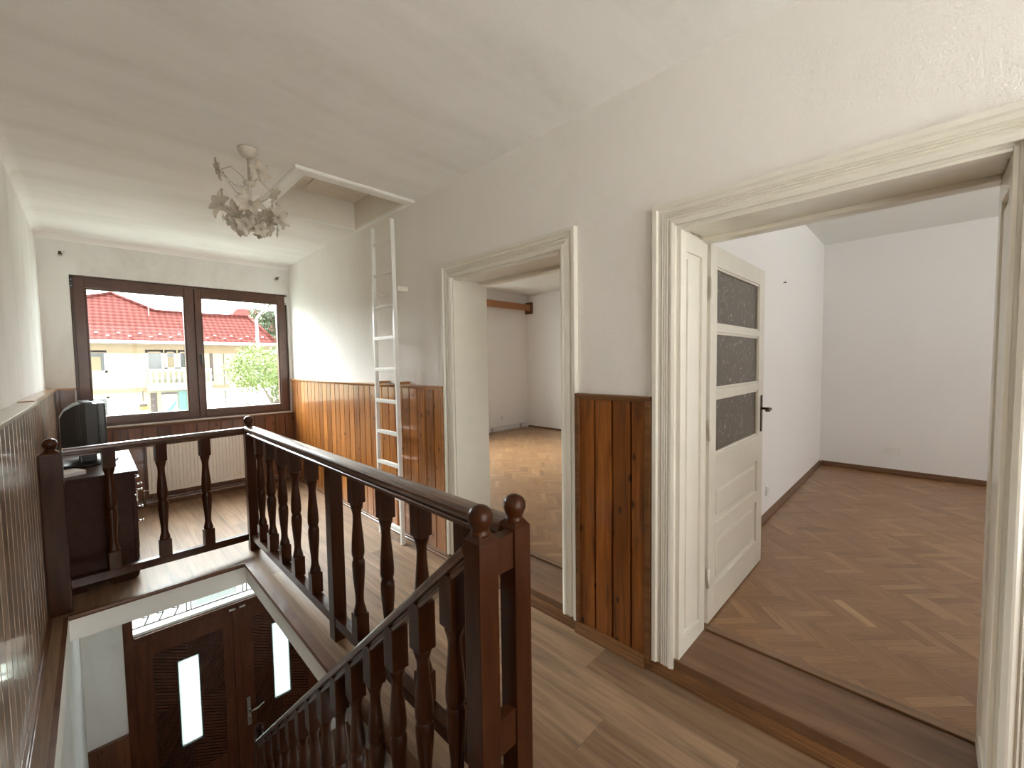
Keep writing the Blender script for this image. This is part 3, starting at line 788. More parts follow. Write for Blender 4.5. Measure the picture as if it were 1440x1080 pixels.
def add_post(root, x, y, z0, zs, s, R=.034, sx=None):
    o = part('newel_post', post_mb(x,y,z0,zs,s,R,sx=sx), M['dark'], root)
    part('ball_finial', ball_mb(x,y,zs,R), M['dark'], o); return o
# side gallery railing
gx = .862
g = thing('gallery_railing', (gx, 2.3, 0), 'dark turned wood railing along the landing beside the stair opening', 'railing', None)
add_post(g, gx, .855, 0, .985, .066, .034)
pB = (.845, 3.76)
add_post(g, pB[0], pB[1], 0, .985, .068, .033)
m = MB(); m.box((gx-.033,2.155,0),(gx+.033,2.225,ZTOP-.03), bev=.004); part('middle_post', m, M['dark'], g)
part('handrail', rail_mb((gx-.002,.885,ZTOP),(pB[0]+.004,pB[1]-.03,ZTOP)), M['railtop'], g)
m = MB(); m.sweep([(-.024,-.025),(.024,-.025),(.024,.025),(-.024,.025)], [(gx,.885,ZBR-.028),(gx-.012,pB[1]-.03,ZBR-.028)]); part('bottom_rail', m, M['dark'], g)
hb = ZTOP-.032-(ZBR-.004)
bal = turned(hb, .13, .14).mesh('baluster', M['dark'])
def place_bal(root, x, y, z, me=bal):
    o = bpy.data.objects.new('baluster', me); COL.objects.link(o); o.parent = root; o.location = Vector((x,y,z))-wpos(root); return o
for y in (1.085,1.36,1.635,1.915,2.49,2.775,3.03,3.29,3.54): place_bal(g, gx-.004*(y/3.5), y, ZBR-.004)
# far railing
pA = (-.195, 3.62)
g2 = thing('landing_railing', (.3, 3.7, 0), 'short dark wood railing across the far end of the stair opening', 'railing', None)
add_post(g2, pA[0], pA[1], 0, .97, .085, .034, .095)
d = Vector((pB[0]-pA[0], pB[1]-pA[1], 0)); u = d.normalized()
a = Vector((pA[0], pA[1], 0))+u*.045; b = Vector((pB[0], pB[1], 0))-u*.042
RP2 = [(x_*.8, y_*.85) for x_, y_ in RAILP]
part('handrail', rail_mb(a+Vector((0,0,ZTOP)), b+Vector((0,0,ZTOP)), RP2), M['railtop'], g2)
m = MB(); m.sweep([(-.022,-.025),(.022,-.025),(.022,.025),(-.022,.025)], [a+Vector((0,0,ZBR+.018)), b+Vector((0,0,ZBR-.026))]); part('bottom_rail', m, M['dark'], g2)
for x in (.045,.30,.55): 
    k = (x-pA[0])/d.x; o = place_bal(g2, x, pA[1]+d.y*k, ZBR-.004+.044*(1-k)); o.rotation_euler.z = math.atan2(d.y, d.x)
# stair railing
sx_, y0s, zr0, slope = .70, .855, .905, -.89
s = thing('stair_railing', (sx_, .82, 0), 'dark wood railing descending with the stairs to the entrance', 'railing', None)
add_post(s, sx_+.003, .825, 0, 1.0, .066, .034)
YE = 3.19
part('handrail', rail_mb((sx_,y0s,zr0+.04),(sx_,YE,zr0+.04+(YE-y0s)*slope), [(x_*.85,y_*.85) for x_, y_ in RAILP]), M['railtop'], s)
nz = zr0+.04+(YE-y0s)*slope
add_post(s, sx_, YE+.03, nz-1.0, nz+.03, .06, .026)
hs = .80
bal2 = turned(hs, .17, .17).mesh('baluster', M['dark'])
for k in range(13):
    y = .945+.170*k; zt = zr0+.005+(y-y0s)*slope
    place_bal(s, sx_, y, zt-hs+.03, bal2)
# link boards between the two newels
xa, xb = sx_+.036, gx-.033
m = MB(); m.box((xa+.001,.828,.86),(xb,.862,.965), bev=.003); part('link_board', m, M['dark'], g)
m = MB(); m.box((xa+.001,.828,.33),(xb,.862,.44), bev=.003); part('link_board', m, M['dark'], g)
# stair flight (mostly hidden) and its string
st = sroot('floor', (0,0,0)); st['label'] = 'dark wooden stair flight down to the entrance'
m = MB(); run, rise = .2135, .19
nst = 17
for k in range(nst):
    zz = -(k+1)*rise; yy = HY0+.0+k*run
    if zz < ZL+.05: break
    m.box((HX0-.02,yy,zz-.04),(sx_+.03,yy+run+.02,zz), bev=.004)
part('stair_tread', m, M['nosing'], st)
m = MB()
zend = zr0+.005-hs
m.sweep([(-.02,-.30),(.02,-.30),(.02,.03),(-.02,.03)], [(sx_,.90,zend+(.90-y0s)*slope),(sx_,4.3,zend+(4.3-y0s)*slope)]); part('stair_string', m, M['dark'], st)

# ------------------------------------------------------------------ lower entrance hall
w = MB(); w.box((XL,YB,ZL-.1),(2.6,YD+.3,ZL)); struct('floor', w, M['base'], 'floor of the entrance hall below')
# door wall opening x .13..1.98, top -.3
DX0, DX1, DZT = .09, 2.02, -.42
w = MB(); w.box((XL,YD,ZL),(DX0,YD+.3,-SL)); w.box((DX1,YD,ZL),(2.6,YD+.3,-SL)); w.box((DX0,YD,DZT),(DX1,YD+.3,-SL))
struct('wall_front', w, M['wallL'], 'entrance hall wall around the entry door')
w = MB(); w.box((2.3,YB,ZL),(2.45,YD,-SL)); struct('wall_right', w, M['wallL'], 'white right wall of the entrance hall below')
w = MB(); w.box((XL-.1,YB-.1,ZL),(0,YB,-SL)); w.box((2.2,YB-.1,ZL),(2.45,YB,-SL)); w.box((0,YB-.1,ZL),(2.2,YB,-2.7)); w.box((0,YB-.1,-.5),(2.2,YB,-SL)); struct('wall_back', w, M['wallL'], 'back wall of the entrance hall below')
window_unit('fill_window_lower', 0, YB-.09, 0, 2.2, -2.7, -.5, M['white'], 2)  # unseen window, added to bring light into the lower hall
w = MB(); w.box((XL,YB,ZL),(-.2,YD,-SL)); struct('wall_left', w, M['wallL'], 'white left wall of the entrance hall below')
w = MB(); w.box((-.2,YD-.03,ZL),(DX0,YD,-2.24)); w.box((-.2,YD-.04,-2.24),(DX0,YD,-2.215),bev=.003); struct('trim_8', w, M['pineF'], 'dark wainscot beside the entry door')
w = MB(); w.box((2.27,YB,ZL),(2.3,YD,-2.9)); struct('trim_9', w, M['base'], 'dark wainscot on the right of the entrance hall')
r = sroot('door_1', (1.05, YD, ZL)); r['label'] = 'dark carved double entry door with two narrow glass slots'
m = MB()
m.box((DX0,YD-.015,ZL),(DX0+.075,YD+.08,DZT),bev=.004); m.box((DX1-.075,YD-.015,ZL),(DX1,YD+.08,DZT),bev=.004); m.box((DX0+.075,YD-.015,DZT-.07),(DX1-.075,YD+.08,DZT),bev=.004)
m.box((DX0+.075,YD-.025,-1.345),(DX1-.075,YD+.08,-1.27),bev=.005); m.box((DX0+.075,YD-.04,-1.285),(DX1-.075,YD-.0,-1.262),bev=.004)
part('door_frame', m, M['door'], r)
m = MB(); m.box((DX0+.08,YD+.02,-1.26),(DX1-.08,YD+.026,DZT-.07)); part('transom_glass', m, M['glass'], r)
m = MB(); m.box((DX0+.075,YD+.0,-1.262),(DX1-.075,YD+.03,-1.235)); part('transom_bead', m, M['white'], r, 'pale lower bead of the transom')
def leaf(x0, x1, gx0, gx1, px0, px1, sgn, mat=M['door']):
    z0, z1 = ZL+.01, -1.352; gz0, gz1 = -2.655, -1.70; pz0, pz1 = -3.0, -1.52
    y0, y1 = YD+.005, YD+.055
    m = MB()
    m.box((x0,y0,z0),(px0,y1,z1),bev=.003); m.box((px1,y0,z0),(x1,y1,z1),bev=.003); m.box((px0,y0,pz1),(px1,y1,z1),bev=.003); m.box((px0,y0,z0),(px1,y1,pz0),bev=.003)
    o = part('door_leaf', m, mat, r)
    m = MB()
    for c in ((px0,pz0,gx0,pz1),(gx1,pz0,px1,pz1),(gx0,pz0,gx1,gz0),(gx0,gz1,gx1,pz1)): m.box((c[0],y0+.015,c[1]),(c[2],y1-.012,c[3]))
    # carved diagonal ribs, mirrored around the slot
    cxm = (gx0+gx1)/2; czm = (gz0+gz1)/2; step = .036
    rects = [(px0,gx0,czm,pz1,1),(gx1,px1,czm,pz1,-1),(px0,gx0,pz0,czm,-1),(gx1,px1,pz0,czm,1),(gx0,gx1,gz1,pz1,0),(gx0,gx1,pz0,gz0,0)]
    quads = [((px0,cxm,czm,pz1), -.55), ((cxm,px1,czm,pz1), .9), ((px0,cxm,pz0,czm), .9), ((cxm,px1,pz0,czm), -.55)]
    for (xa_,xb_,za,zb_), sl in quads:
        zc = za-abs(sl)*(xb_-xa_)
        while zc < zb_+abs(sl)*(xb_-xa_):
            # rib line z = zc + sl*(x-xa_)
            P = [(xa_, zc+(0 if sl > 0 else 0)), (xb_, zc+sl*(xb_-xa_)), (xb_, zc+sl*(xb_-xa_)+.017), (xa_, zc+.017)]
            P = clip(P, xa_+.004, xb_-.002, za+.002, zb_-.004)
            # cut out the slot
            for half in ((px0, gx0-.012, pz0, pz1), (gx1+.012, px1, pz0, pz1), (gx0-.012, gx1+.012, pz0, gz0-.012), (gx0-.012, gx1+.012, gz1+.012, pz1)):
                Q = clip(P, *half) if len(P) >= 3 else []
                if len(Q) >= 3: m.prism([(p[0], p[1]) for p in Q], 1, y0+.016, y0-.001)
            zc += step
    part('carved_panel', m, M['doorcarve'], o)
    m = MB()
    for c in ((gx0-.012,gz0-.012,gx0,gz1+.012),(gx1,gz0-.012,gx1+.012,gz1+.012),(gx0,gz0-.012,gx1,gz0),(gx0,gz1,gx1,gz1+.012)): m.box((c[0],y0-.002,c[1]),(c[2],y1,c[3]),bev=.002)
    part('slot_bead', m, M['blackp'], o)
    m = MB(); m.box((gx0,y0+.02,gz0),(gx1,y0+.026,gz1)); part('frosted_glass', m, M['frost'], o, 'bright frosted glass slot')
    return o
l1 = leaf(DX0+.074, 1.04, .50, .68, .30, .905, 1)
l2 = leaf(1.045, DX1-.074, 1.405, 1.585, 1.195, 1.80, -1)
m = MB(); m.box((1.005,YD-.012,ZL+.01),(1.075,YD+.006,-1.352),bev=.005); part('meeting_strip', m, M['door'], r)
m = MB(); m.box((1.105,YD-.008,-2.80),(1.145,YD+.005,-2.46),bev=.004); pl = part('lock_plate', m, M['metal'], l2, 'satin steel lock plate')
m = MB(); m.tube([(1.125,YD-.005,-2.60),(1.125,YD-.06,-2.60),(1.14,YD-.07,-2.60),(1.20,YD-.07,-2.595),(1.25,YD-.066,-2.575),(1.27,YD-.064,-2.575)], .011); part('lever', m, M['metal'], pl)
m = MB(); m.blob((1.125,YD-.008,-2.72),.008,6); part('keyhole', m, M['blackp'], pl)
m = MB()
for x in (1.00, 1.10): m.box((x-.03,YD-.05,-1.335),(x+.03,YD-.026,-1.315),bev=.003)
part('bolt_plate', m, M['metal'], r)

# white wrought iron grille outside the transom
gr = thing('window_grille', (1.05, YD+.2, -.85), 'white scrolled iron grille outside the glass strip over the entry door', 'grille')
m = MB(); yg = YD+.2
for z in (-1.27,-.5): m.box((DX0,yg-.006,z-.008),(DX1,yg+.006,z+.008))
for x in (.16,.62,.66,1.16,1.20,1.26,1.50,1.9): m.box((x-.006,yg-.006,-1.27),(x+.006,yg+.006,-.5))
part('grille_frame', m, M['iron'], gr)
for a_, b_ in ((.68,1.10),(1.28,1.44)): m = MB(); m.box((a_,yg+.02,-1.26),(b_,yg+.026,-.52)); part('grey_panel', m, M['frost2'], gr, 'pale grey translucent panel')
def spiral(cx_, cz_, R, turns, start, sgn):
    return [(cx_+R*(1-.8*k/26)*math.cos(start+sgn*turns*2*PI*k/26), yg, cz_+R*(1-.8*k/26)*math.sin(start+sgn*turns*2*PI*k/26)) for k in range(27)]
for i, cx_ in enumerate((.26,.38,.51,1.36,1.60,1.72,1.83)):
    m = MB()
    for cz_, R, s1 in ((-1.15,.055,1),(-1.03,.05,-1),(-.90,.055,1),(-.78,.05,-1),(-.66,.055,1)):
        m.tube(spiral(cx_+.02*s1, cz_, R, 1.4, PI*.5*s1, s1), .008, 5)
    m.tube([(cx_+.05*math.sin(k*.9), yg, -1.27+k*.077) for k in range(11)], .008, 5)
    part('scroll', m, M['iron'], gr)

# ------------------------------------------------------------------ radiator
t = thing('radiator', (.85, 5.65, .14), 'cream panel radiator under the window', 'radiator')
m = MB(); rx0, rx1, rz0, rz1, ry = .36, 1.34, .145, .70, 5.665
pts = [(rx0, ry+.03), (rx0, ry-.002)]; n_ = 29; st_ = (rx1-rx0-.03)/n_
x = rx0+.015
for i in range(n_): pts += [(x+st_*.12, ry-.002), (x+st_*.25, ry-.013), (x+st_*.70, ry-.013), (x+st_*.83, ry-.002)]; x += st_
pts += [(rx1, ry-.002), (rx1, ry+.03)]
n = len(pts); z0, z1 = rz0+.035, rz1-.035
m.add([Vector((p[0], p[1], z0)) for p in pts]+[Vector((p[0], p[1], z1)) for p in pts], [(i,(i+1)%n,n+(i+1)%n,n+i) for i in range(n)]+[tuple(range(n)),tuple(range(n,2*n))])
m.box((rx0,ry-.008,rz0),(rx1,ry+.03,z0),bev=.004); m.box((rx0,ry-.008,z1),(rx1,ry+.03,rz1),bev=.004)
part('front_panel', m, M['radiator'], t)
m = MB(); m.box((rx0,ry+.031,rz1-.004),(rx1,YF-.03,rz1+.006),bev=.002)
m.box((rx0-.004,ry-.006,rz0),(rx0+.002,YF-.03,rz1),bev=.002); m.box((rx1-.002,ry-.006,rz0),(rx1+.004,YF-.03,rz1),bev=.002); part('casing', m, M['radiator'], t)
m = MB(); m.tube([(rx1+.003,5.70,.665),(rx1+.05,5.70,.665)], .010); m.tube([(rx1+.045,5.70,.668),(rx1+.045,5.69,.02)], .008); part('valve_body', m, M['chrome'], t)
m = MB(); m.lathe([(.017,0),(.02,.01),(.019,.04),(.012,.045),(.001,.046)], (rx1+.05,5.70,.665), 14, Matrix.Rotation(PI/2,3,'Y')); part('thermostat_knob', m, M['white'], t)
m = MB(); m.tube([(rx0-.003,5.70,.18),(rx0-.04,5.70,.18),(rx0-.04,5.70,.02)], .009); m.blob((rx0-.04,5.70,.18),.016,8); part('return_valve', m, M['chrome'], t)

# ------------------------------------------------------------------ cabinet
CX0, CX1, CY0, CY1, CZ = -.235, .175, 3.84, 4.98, .75
t = thing('cabinet', (-.03, 4.4, 0), 'dark walnut low cabinet on bracket feet behind the landing railing', 'cabinet')
m = MB(); m.box((CX0,CY0+.01,.10),(CX1-.02,CY1-.01,CZ-.025), bev=.003); part('carcass', m, M['cab'], t)
m = MB(); m.box((CX0,CY0-.01,CZ-.025),(CX1+.015,CY1+.01,CZ), bev=.007); part('top_board', m, M['cab'], t)
m = MB(); m.box((CX0,CY0,.07),(CX1+.005,CY1,.115), bev=.006); part('plinth', m, M['cab'], t)
for yy in (CY0+.0, CY1-.16):
    for xx in (CX1-.14, CX0+.005):
        m = MB()
        P = [(0,0),(.11,0),(.13,.02),(.14,.072),(0,.072)] if xx > 0 else [(.03,0),(.14,0),(.14,.072),(0,.072),(.01,.02)]
        m.prism([(xx+p[0], p[1]) for p in P], 1, yy, yy+.03 if yy < 4.4 else yy+.16); part('bracket_foot', m, M['cab'], t)
for k in range(2):
    a, b = CY0+.02+k*.56, CY0+.02+(k+1)*.555
    m = MB(); m.box((CX1-.02,a,.58),(CX1,b-.005,CZ-.035), bev=.004); dr = part('drawer', m, M['cab'], t)
    m = MB(); m.tube([(CX1,(a+b)/2-.05,.65),(CX1+.028,(a+b)/2-.04,.65),(CX1+.028,(a+b)/2+.04,.65),(CX1,(a+b)/2+.05,.65)], .005); part('handle', m, M['chrome'], dr)
    m = MB(); m.box((CX1-.02,a,.13),(CX1,b-.005,.57), bev=.004); dr = part('cabinet_door', m, M['cab'], t)
    yk = b-.05 if k == 0 else a+.05
    m = MB(); m.tube([(CX1,yk,.50),(CX1+.028,yk,.49),(CX1+.028,yk,.40),(CX1,yk,.39)], .005); m.blob((CX1+.01,yk,.34),.010,8); part('handle', m, M['chrome'], dr)
    m = MB(); m.box((CX1-.001,a+.07,.18),(CX1+.006,b-.075,.52), bev=.004); part('raised_panel', m, M['cab'], dr)
for zz in (.64,.60,.48,.38): m = MB(); m.tube([(CX1,CY0+.06,zz),(CX1+.028,CY0+.06,zz)], .005); m.blob((CX1+.03,CY0+.06,zz),.009,8); part('knob', m, M['chrome'], t)

# ------------------------------------------------------------------ television on cabinet
tvc = Vector((-.06, 4.45, CZ))
t = thing('television', tvc, 'black old television with tapered grey back standing on the cabinet', 'television')
Rz = Matrix.Rotation(math.radians(4), 3, 'Z')
def TV(m_):
    m_.v = [tuple(tvc+Rz @ (Vector(v)-tvc)) for v in m_.v]; return m_
x0, yA, yB2, zA, zB = tvc.x, tvc.y-.17, tvc.y+.21, .835, 1.20
m = MB(); m.box((x0+.06,yA,zA),(x0+.105,yB2,zB), bev=.01); part('bezel', TV(m), M['blackp'], t)
m = MB(); m.box((x0+.104,yA+.03,zA+.04),(x0+.108,yB2-.03,zB-.03)); part('screen', TV(m), M['hglass'], t)
m = MB()
def ringt(x, dy, za, zb): return [(x,yA+dy,za),(x,yB2-dy,za),(x,yB2-dy,zb),(x,yA+dy,zb)]
rg = [ringt(x0+.06,.008,zA+.006,zB-.006), ringt(x0-.0,.015,zA+.012,zB+.004), ringt(x0-.05,.04,zA+.015,zB-.012), ringt(x0-.10,.10,zA+.02,zB-.05), ringt(x0-.125,.13,zA+.04,zB-.10)]
vs = [Vector(p) for q in rg for p in q]; fs = [tuple(range(16,20))]+[(i*4+k,i*4+(k+1)%4,(i+1)*4+(k+1)%4,(i+1)*4+k) for i in range(4) for k in range(4)]
m.add(vs, fs)
bk = part('rear_housing', TV(m), M['greyp'], t, 'dark grey tapered rear housing')
m = MB()
for k in range(9):
    m.box((x0-.02,yA+.03+k*.038,zB-.002),(x0+.04,yA+.043+k*.038,zB+.008))
part('vent_slots', TV(m), M['blackp'], bk)
m = MB(); m.tube([(x0-.03,yA+.005,zB-.0),(x0-.035,yA-.005,zB-.1),(x0-.03,yA-.008,zB-.25),(x0-.05,yA-.01,CZ+.02),(x0-.12,yA-.04,CZ+.008)], .004, 6); part('cable', TV(m), M['blackp'], t)
m = MB(); m.box((x0-.03,tvc.y-.11,CZ+.02),(x0+.05,tvc.y+.11,zA+.005), bev=.008); part('stand_neck', TV(m), M['blackp'], t)
m = MB(); m.lathe([(.02,.0),(.17,0),(.175,.006),(.165,.014),(.06,.024),(.02,.026)], (x0+.0,tvc.y,CZ+.0005), 32); m.v = [(v[0], tvc.y+(v[1]-tvc.y)*1.15, v[2]) for v in m.v]; part('stand_base', TV(m), M['blackp'], t)
m = MB(); m.box((-.20,3.92,CZ+.0005),(-.08,4.06,CZ+.03), rot=Matrix.Rotation(.4,3,'Z'), bev=.008)
solo('paper_packet', m, M['paper'], (-.14,3.99,CZ), 'small white packet lying on the cabinet behind the television stand', 'packet')

# ------------------------------------------------------------------ chandelier
CH = Vector((.695, 2.82, H))
ch = thing('chandelier', CH, 'ivory flower chandelier with bead chains hanging from the ceiling', 'chandelier')
rv = Vector((.97,-.24,0)); cv_ = Vector((-.24,-.97,0))   # sideways and towards the landing
m = MB(); m.lathe([(.001,-.052),(.018,-.052),(.035,-.040),(.050,-.018),(.054,-.004),(.054,-.0005),(.001,-.0005)], CH, 28); part('ceiling_rose', m, M['flower'], ch)
m = MB(); m.tube([CH+Vector((0,0,-.05)), CH+Vector((0,0,-.40))], .008); m.lathe([(.008,-.215),(.03,-.2),(.033,-.19),(.012,-.18)], CH, 14); m.lathe([(.008,-.41),(.035,-.405),(.028,-.34),(.018,-.30),(.008,-.29)], CH, 16); part('stem', m, M['flower'], ch)
def flower(c, dirn, R, depth=.5, n=6, wid=.27, seed=0):
    m = MB(); Z = Vector(dirn).normalized(); X = Z.orthogonal().normalized(); Y = Z.cross(X); rnd = random.Random(seed)
    for k in range(n):
        a = 2*PI*k/n+rnd.uniform(-.1,.1); dr = X*math.cos(a)+Y*math.sin(a); tg = Z.cross(dr); RR = R*rnd.uniform(.88,1.08)
        rows = []
        for i in range(6):
            u = i/5; wd = wid*R*math.sin(PI*min(1, u*.86+.14))**.8*(1 if i < 5 else .04)
            p = c+dr*(RR*(.06+.94*u))+Z*(depth*R*(.75*u**.6-.35*u**3))
            rows.append([p-tg*wd+Z*(.10*R), p-Z*.02*R, p+tg*wd+Z*(.10*R)])
        vs = [q for r_ in rows for q in r_]; vs2 = [q-Z*.0016 for q in vs]; o = len(vs); fs = []
        for i in range(5):
            for j in (0, 1): fs.append((i*3+j, i*3+j+1, i*3+j+4, i*3+j+3)); fs.append((o+i*3+j, o+i*3+j+3, o+i*3+j+4, o+i*3+j+1))
        for i in range(5):
            fs.append((i*3, i*3+3, o+i*3+3, o+i*3)); fs.append((i*3+2, o+i*3+2, o+i*3+5, i*3+5))
        m.add(vs+vs2, fs, False)
    for k in range(4):
        a = 2*PI*k/4; m.tube([c, c+Z*R*.35+(X*math.cos(a)+Y*math.sin(a))*R*.12], .0018, 5); m.blob(c+Z*R*.36+(X*math.cos(a)+Y*math.sin(a))*R*.12, .004, 5)
    return m
def chain(a, b, sag, n=16):
    m = MB(); a = Vector(a); b = Vector(b)
    for i in range(n+1):
        u = i/n; p = a.lerp(b, u)+Vector((0,0,-sag*4*u*(1-u))); m.blob(p, .0052, 5)
    return m
def drop(p):
    m = MB(); m.lathe([(.0005,-.045),(.006,-.03),(.007,-.024),(.003,-.014),(.0015,-.004),(.001,0)], p, 8); return m
ups = [(cv_*.9+rv*.45, .10, -.150, .066), (-rv*.95+cv_*.25, .135, -.155, .060), (rv*.9-cv_*.55, .135, -.20, .058)]
tips = []
for i, (dd, rr_, z, R) in enumerate(ups):
    dd = dd.normalized(); tip = CH+dd*rr_+Vector((0,0,z)); base = CH+Vector((0,0,-.20))
    m = MB(); m.tube([base, base+dd*.05+Vector((0,0,.05)), base+dd*.09+Vector((0,0,z+.20+.03)), tip+Vector((0,0,.0))], .003, 6); arm = part('arm', m, M['flower'], ch)
    part('flower', flower(tip, dd+Vector((0,0,-.25)), R, .55, seed=i), M['flower'], arm); tips.append(tip)
lows = []
for i, ang in enumerate((-172, -95+5, -10, 60, 120)):
    a = math.radians(ang); dd = (rv*math.cos(a)-cv_*math.sin(a)); rr_ = .135 if i != 1 else .10; z = (-.345,-.345,-.375,-.34,-.34)[i]
    tip = CH+dd*rr_+Vector((0,0,z)); base = CH+Vector((0,0,-.38))
    m = MB(); m.tube([base, base+dd*.05+Vector((0,0,-.015)), base+dd*.10+Vector((0,0,.02)), tip], .0035, 6); arm = part('arm', m, M['flower'], ch)
    part('flower', flower(tip, dd+Vector((0,0,.15))+(cv_*.8 if i in (0, 2) else cv_*0), .080, .5, seed=10+i), M['flower'], arm); lows.append(tip)
    m = drop(tip+Vector((0,0,-.045))); part('crystal_drop', m, M['bead'], arm)
for i, ang in enumerate((-150, -110, -60, -20, 60, 130)):
    a = math.radians(ang); dd = (rv*math.cos(a)-cv_*math.sin(a)); tip = CH+dd*(.085)+Vector((0,0,(-.44,-.455,-.465,-.45,-.44,-.44)[i])); base = CH+Vector((0,0,-.40))
    m = MB(); m.tube([base, base+dd*.05, tip], .003, 6); arm = part('arm', m, M['flower'], ch)
    part('flower', flower(tip, dd+Vector((0,0,-.5)), .050, .6, 5, .36, seed=30+i), M['flower'], arm)
ctr = CH+Vector((0,0,-.27))
for a_, b_, sg in ((tips[1], ctr, .045), (ctr, tips[2], .04), (tips[1], CH+Vector((0,0,-.19)), .05), (lows[0], CH+Vector((0,0,-.36)), .03), (lows[2], CH+Vector((0,0,-.36)), .03)):
    part('bead_chain', chain(a_, b_, sg), M['bead'], ch)
for p in (tips[2]+Vector((0,0,-.05)), lows[0]+Vector((.02,0,-.07)), lows[2]+Vector((0,.01,-.07))): part('crystal_drop', drop(p), M['bead'], ch)
m = MB(); m.lathe([(.048,-.455),(.046,-.44),(.032,-.38),(.024,-.335),(.022,-.335),(.030,-.38),(.044,-.44)], CH, 20); part('bell_shade', m, M['flower'], ch)

# ------------------------------------------------------------------ outdoors
GZ = -3.62
w = MB(); w.box((-25,6.2,GZ-.2),(30,60,GZ)); struct('floor', w, M['street'], 'grey street and yard outside')
w = MB(); w.box((-25,-60,GZ-.2),(30,-3.4,GZ)); struct('floor', w, M['yard'], 'pale paved yard behind the house')
HY = 16.0
hs_ = thing('house', (1, HY, GZ), 'pale yellow two storey house with red tiled roof across the street', 'house')
hx0, hx1, ev = -7.5, 4.28, 2.2
m = MB(); m.box((hx0,HY,GZ),(hx1,HY+9,1.9)); part('wall', m, M['hwall'], hs_)
m = MB(); m.box((hx0-.02,HY-.03,1.88),(hx1+.02,HY+9.02,2.12)); m.box((hx0,HY-.45,2.1),(hx1+.3,HY+.05,2.16)); part('eaves_band', m, M['hband'], hs_, 'peach band under the eaves')
m = MB(); m.box((hx0,HY-.05,.78),(hx1+.02,HY,.86)); part('string_course', m, M['hband'], hs_)
y0 = HY-.5; P = lambda x_, z_: Vector((x_, y0+(z_-ev)/.6, z_))
m = MB()
pk = P(.53,3.79); jn = P(1.47,3.22); j2 = P(2.66,3.18); r2_ = P(4.0,3.2)
el = Vector((hx0-.3,y0,ev)); er = Vector((hx1+.15,y0,ev)); lf_ = P(-2.2,2.35)
lfl = P(-4.5, 3.2)
front = [el, er, r2_, j2, jn, pk, P(-.9,3.27), lfl]
n = len(front)
back = [Vector((p.x, 2*21.5-p.y, p.z)) for p in front]
pk2 = Vector((pk.x, 21.5+3, pk.z))
m.add(front+[p+Vector((0,.02,-.08)) for p in front], [tuple(range(n)), tuple(range(n,2*n))[::-1]]+[(i,(i+1)%n,n+(i+1)%n,n+i) for i in range(n)])
rf = part('roof', m, M['roof'], hs_)
m = MB(); m.add([er, Vector((er.x,26,ev)), Vector((r2_.x,24,r2_.z)), r2_, er+Vector((0,0,-.06)), Vector((er.x,26,ev-.06)), Vector((r2_.x,24,r2_.z-.06)), r2_+Vector((0,0,-.06))], [(0,1,2,3),(7,6,5,4),(0,1,5,4),(1,2,6,5),(2,3,7,6),(3,0,4,7)]); part('roof', m, M['roof'], hs_)
m = MB()
for a_, b_ in ((r2_,j2),(j2,jn),(jn,pk),(pk,P(-.9,3.27)),(er,r2_)): m.tube([a_+Vector((0,-.02,.02)), b_+Vector((0,-.02,.02))], .05, 6)
part('ridge_tiles', m, M['roof'], hs_)
sg = MB(); sg.box((-.035,-.02,0),(.035,.02,.03)); sgm = sg.mesh('snow_guard', M['hwhite'])
for row, zz in enumerate((2.33, 2.42)):
    for k in range(10):
        x_ = -.1+k*.44+row*.22
        o = bpy.data.objects.new('snow_guard', sgm); COL.objects.link(o); o.parent = rf; p = P(x_, zz); o.location = p-wpos(rf)+Vector((0,-.03,.0))
m = MB(); m.tube([(hx0,y0-.05,2.17),(hx1+.2,y0-.05,2.17)], .05, 6); gt = part('gutter', m, M['hwhite'], hs_)
m = MB(); m.tube([(hx1+.15,y0-.03,2.14),(hx1+.12,y0+.0,1.95),(hx1-.25,HY-.06,1.75),(hx1-.28,HY-.06,GZ)], .05, 6); part('downpipe', m, M['hwhite'], hs_)
def hwin(x0, x1, z0, z1, curt=None):
    m = MB(); q = .055
    m.box((x0,HY-.03,z0),(x1,HY+.01,z0+q)); m.box((x0,HY-.03,z1-q),(x1,HY+.01,z1)); m.box((x0,HY-.03,z0),(x0+q,HY+.01,z1)); m.box((x1-q,HY-.03,z0),(x1,HY+.01,z1))
    o = part('window', m, M['hwhite'], hs_)
    m = MB(); m.box((x0+q,HY-.012,z0+q),(x1-q,HY-.004,z1-q)); part('pane', m, M['hglass'], o)
    if curt: m = MB(); m.box((x0+q+curt[0],HY-.016,z0+q),(x0+q+curt[1],HY-.013,z1-q-curt[2])); part('curtain', m, M['hcurt'], o)
    return o
hwin(-.50,.30,1.34,1.95,(.35,.62,.12)); hwin(-.45,.30,-.1,.68)
hwin(1.10,1.50,1.36,1.98); hwin(1.53,1.80,1.40,1.98,(.0,.2,.15)); hwin(1.84,2.10,1.40,1.98)
hwin(3.40,3.80,1.44,1.92,(.0,.28,.06))
m = MB(); m.box((2.62,HY-.02,1.0),(2.70,HY,2.0)); part('window_shutter', m, M['hdark'], hs_)
# balcony
m = MB(); m.box((1.10,HY-.35,1.36),(2.6,HY-.22,1.41)); m.box((1.10,HY-.35,.93),(2.6,HY-.2,1.0)); m.box((1.1,HY-.3,.80),(2.6,HY,.92)); bc = part('balcony', m, M['hwhite'], hs_)
bb = MB(); bb.lathe([(.03,0),(.03,.03),(.018,.06),(.045,.15),(.03,.22),(.018,.27),(.03,.33),(.03,.36)], (0,0,0), 8); bbm = bb.mesh('baluster', M['hwhite'])
for k in range(12):
    o = bpy.data.objects.new('baluster', bbm); COL.objects.link(o); o.parent = bc; o.location = Vector((1.17+k*.128,HY-.28,1.0))-wpos(bc)
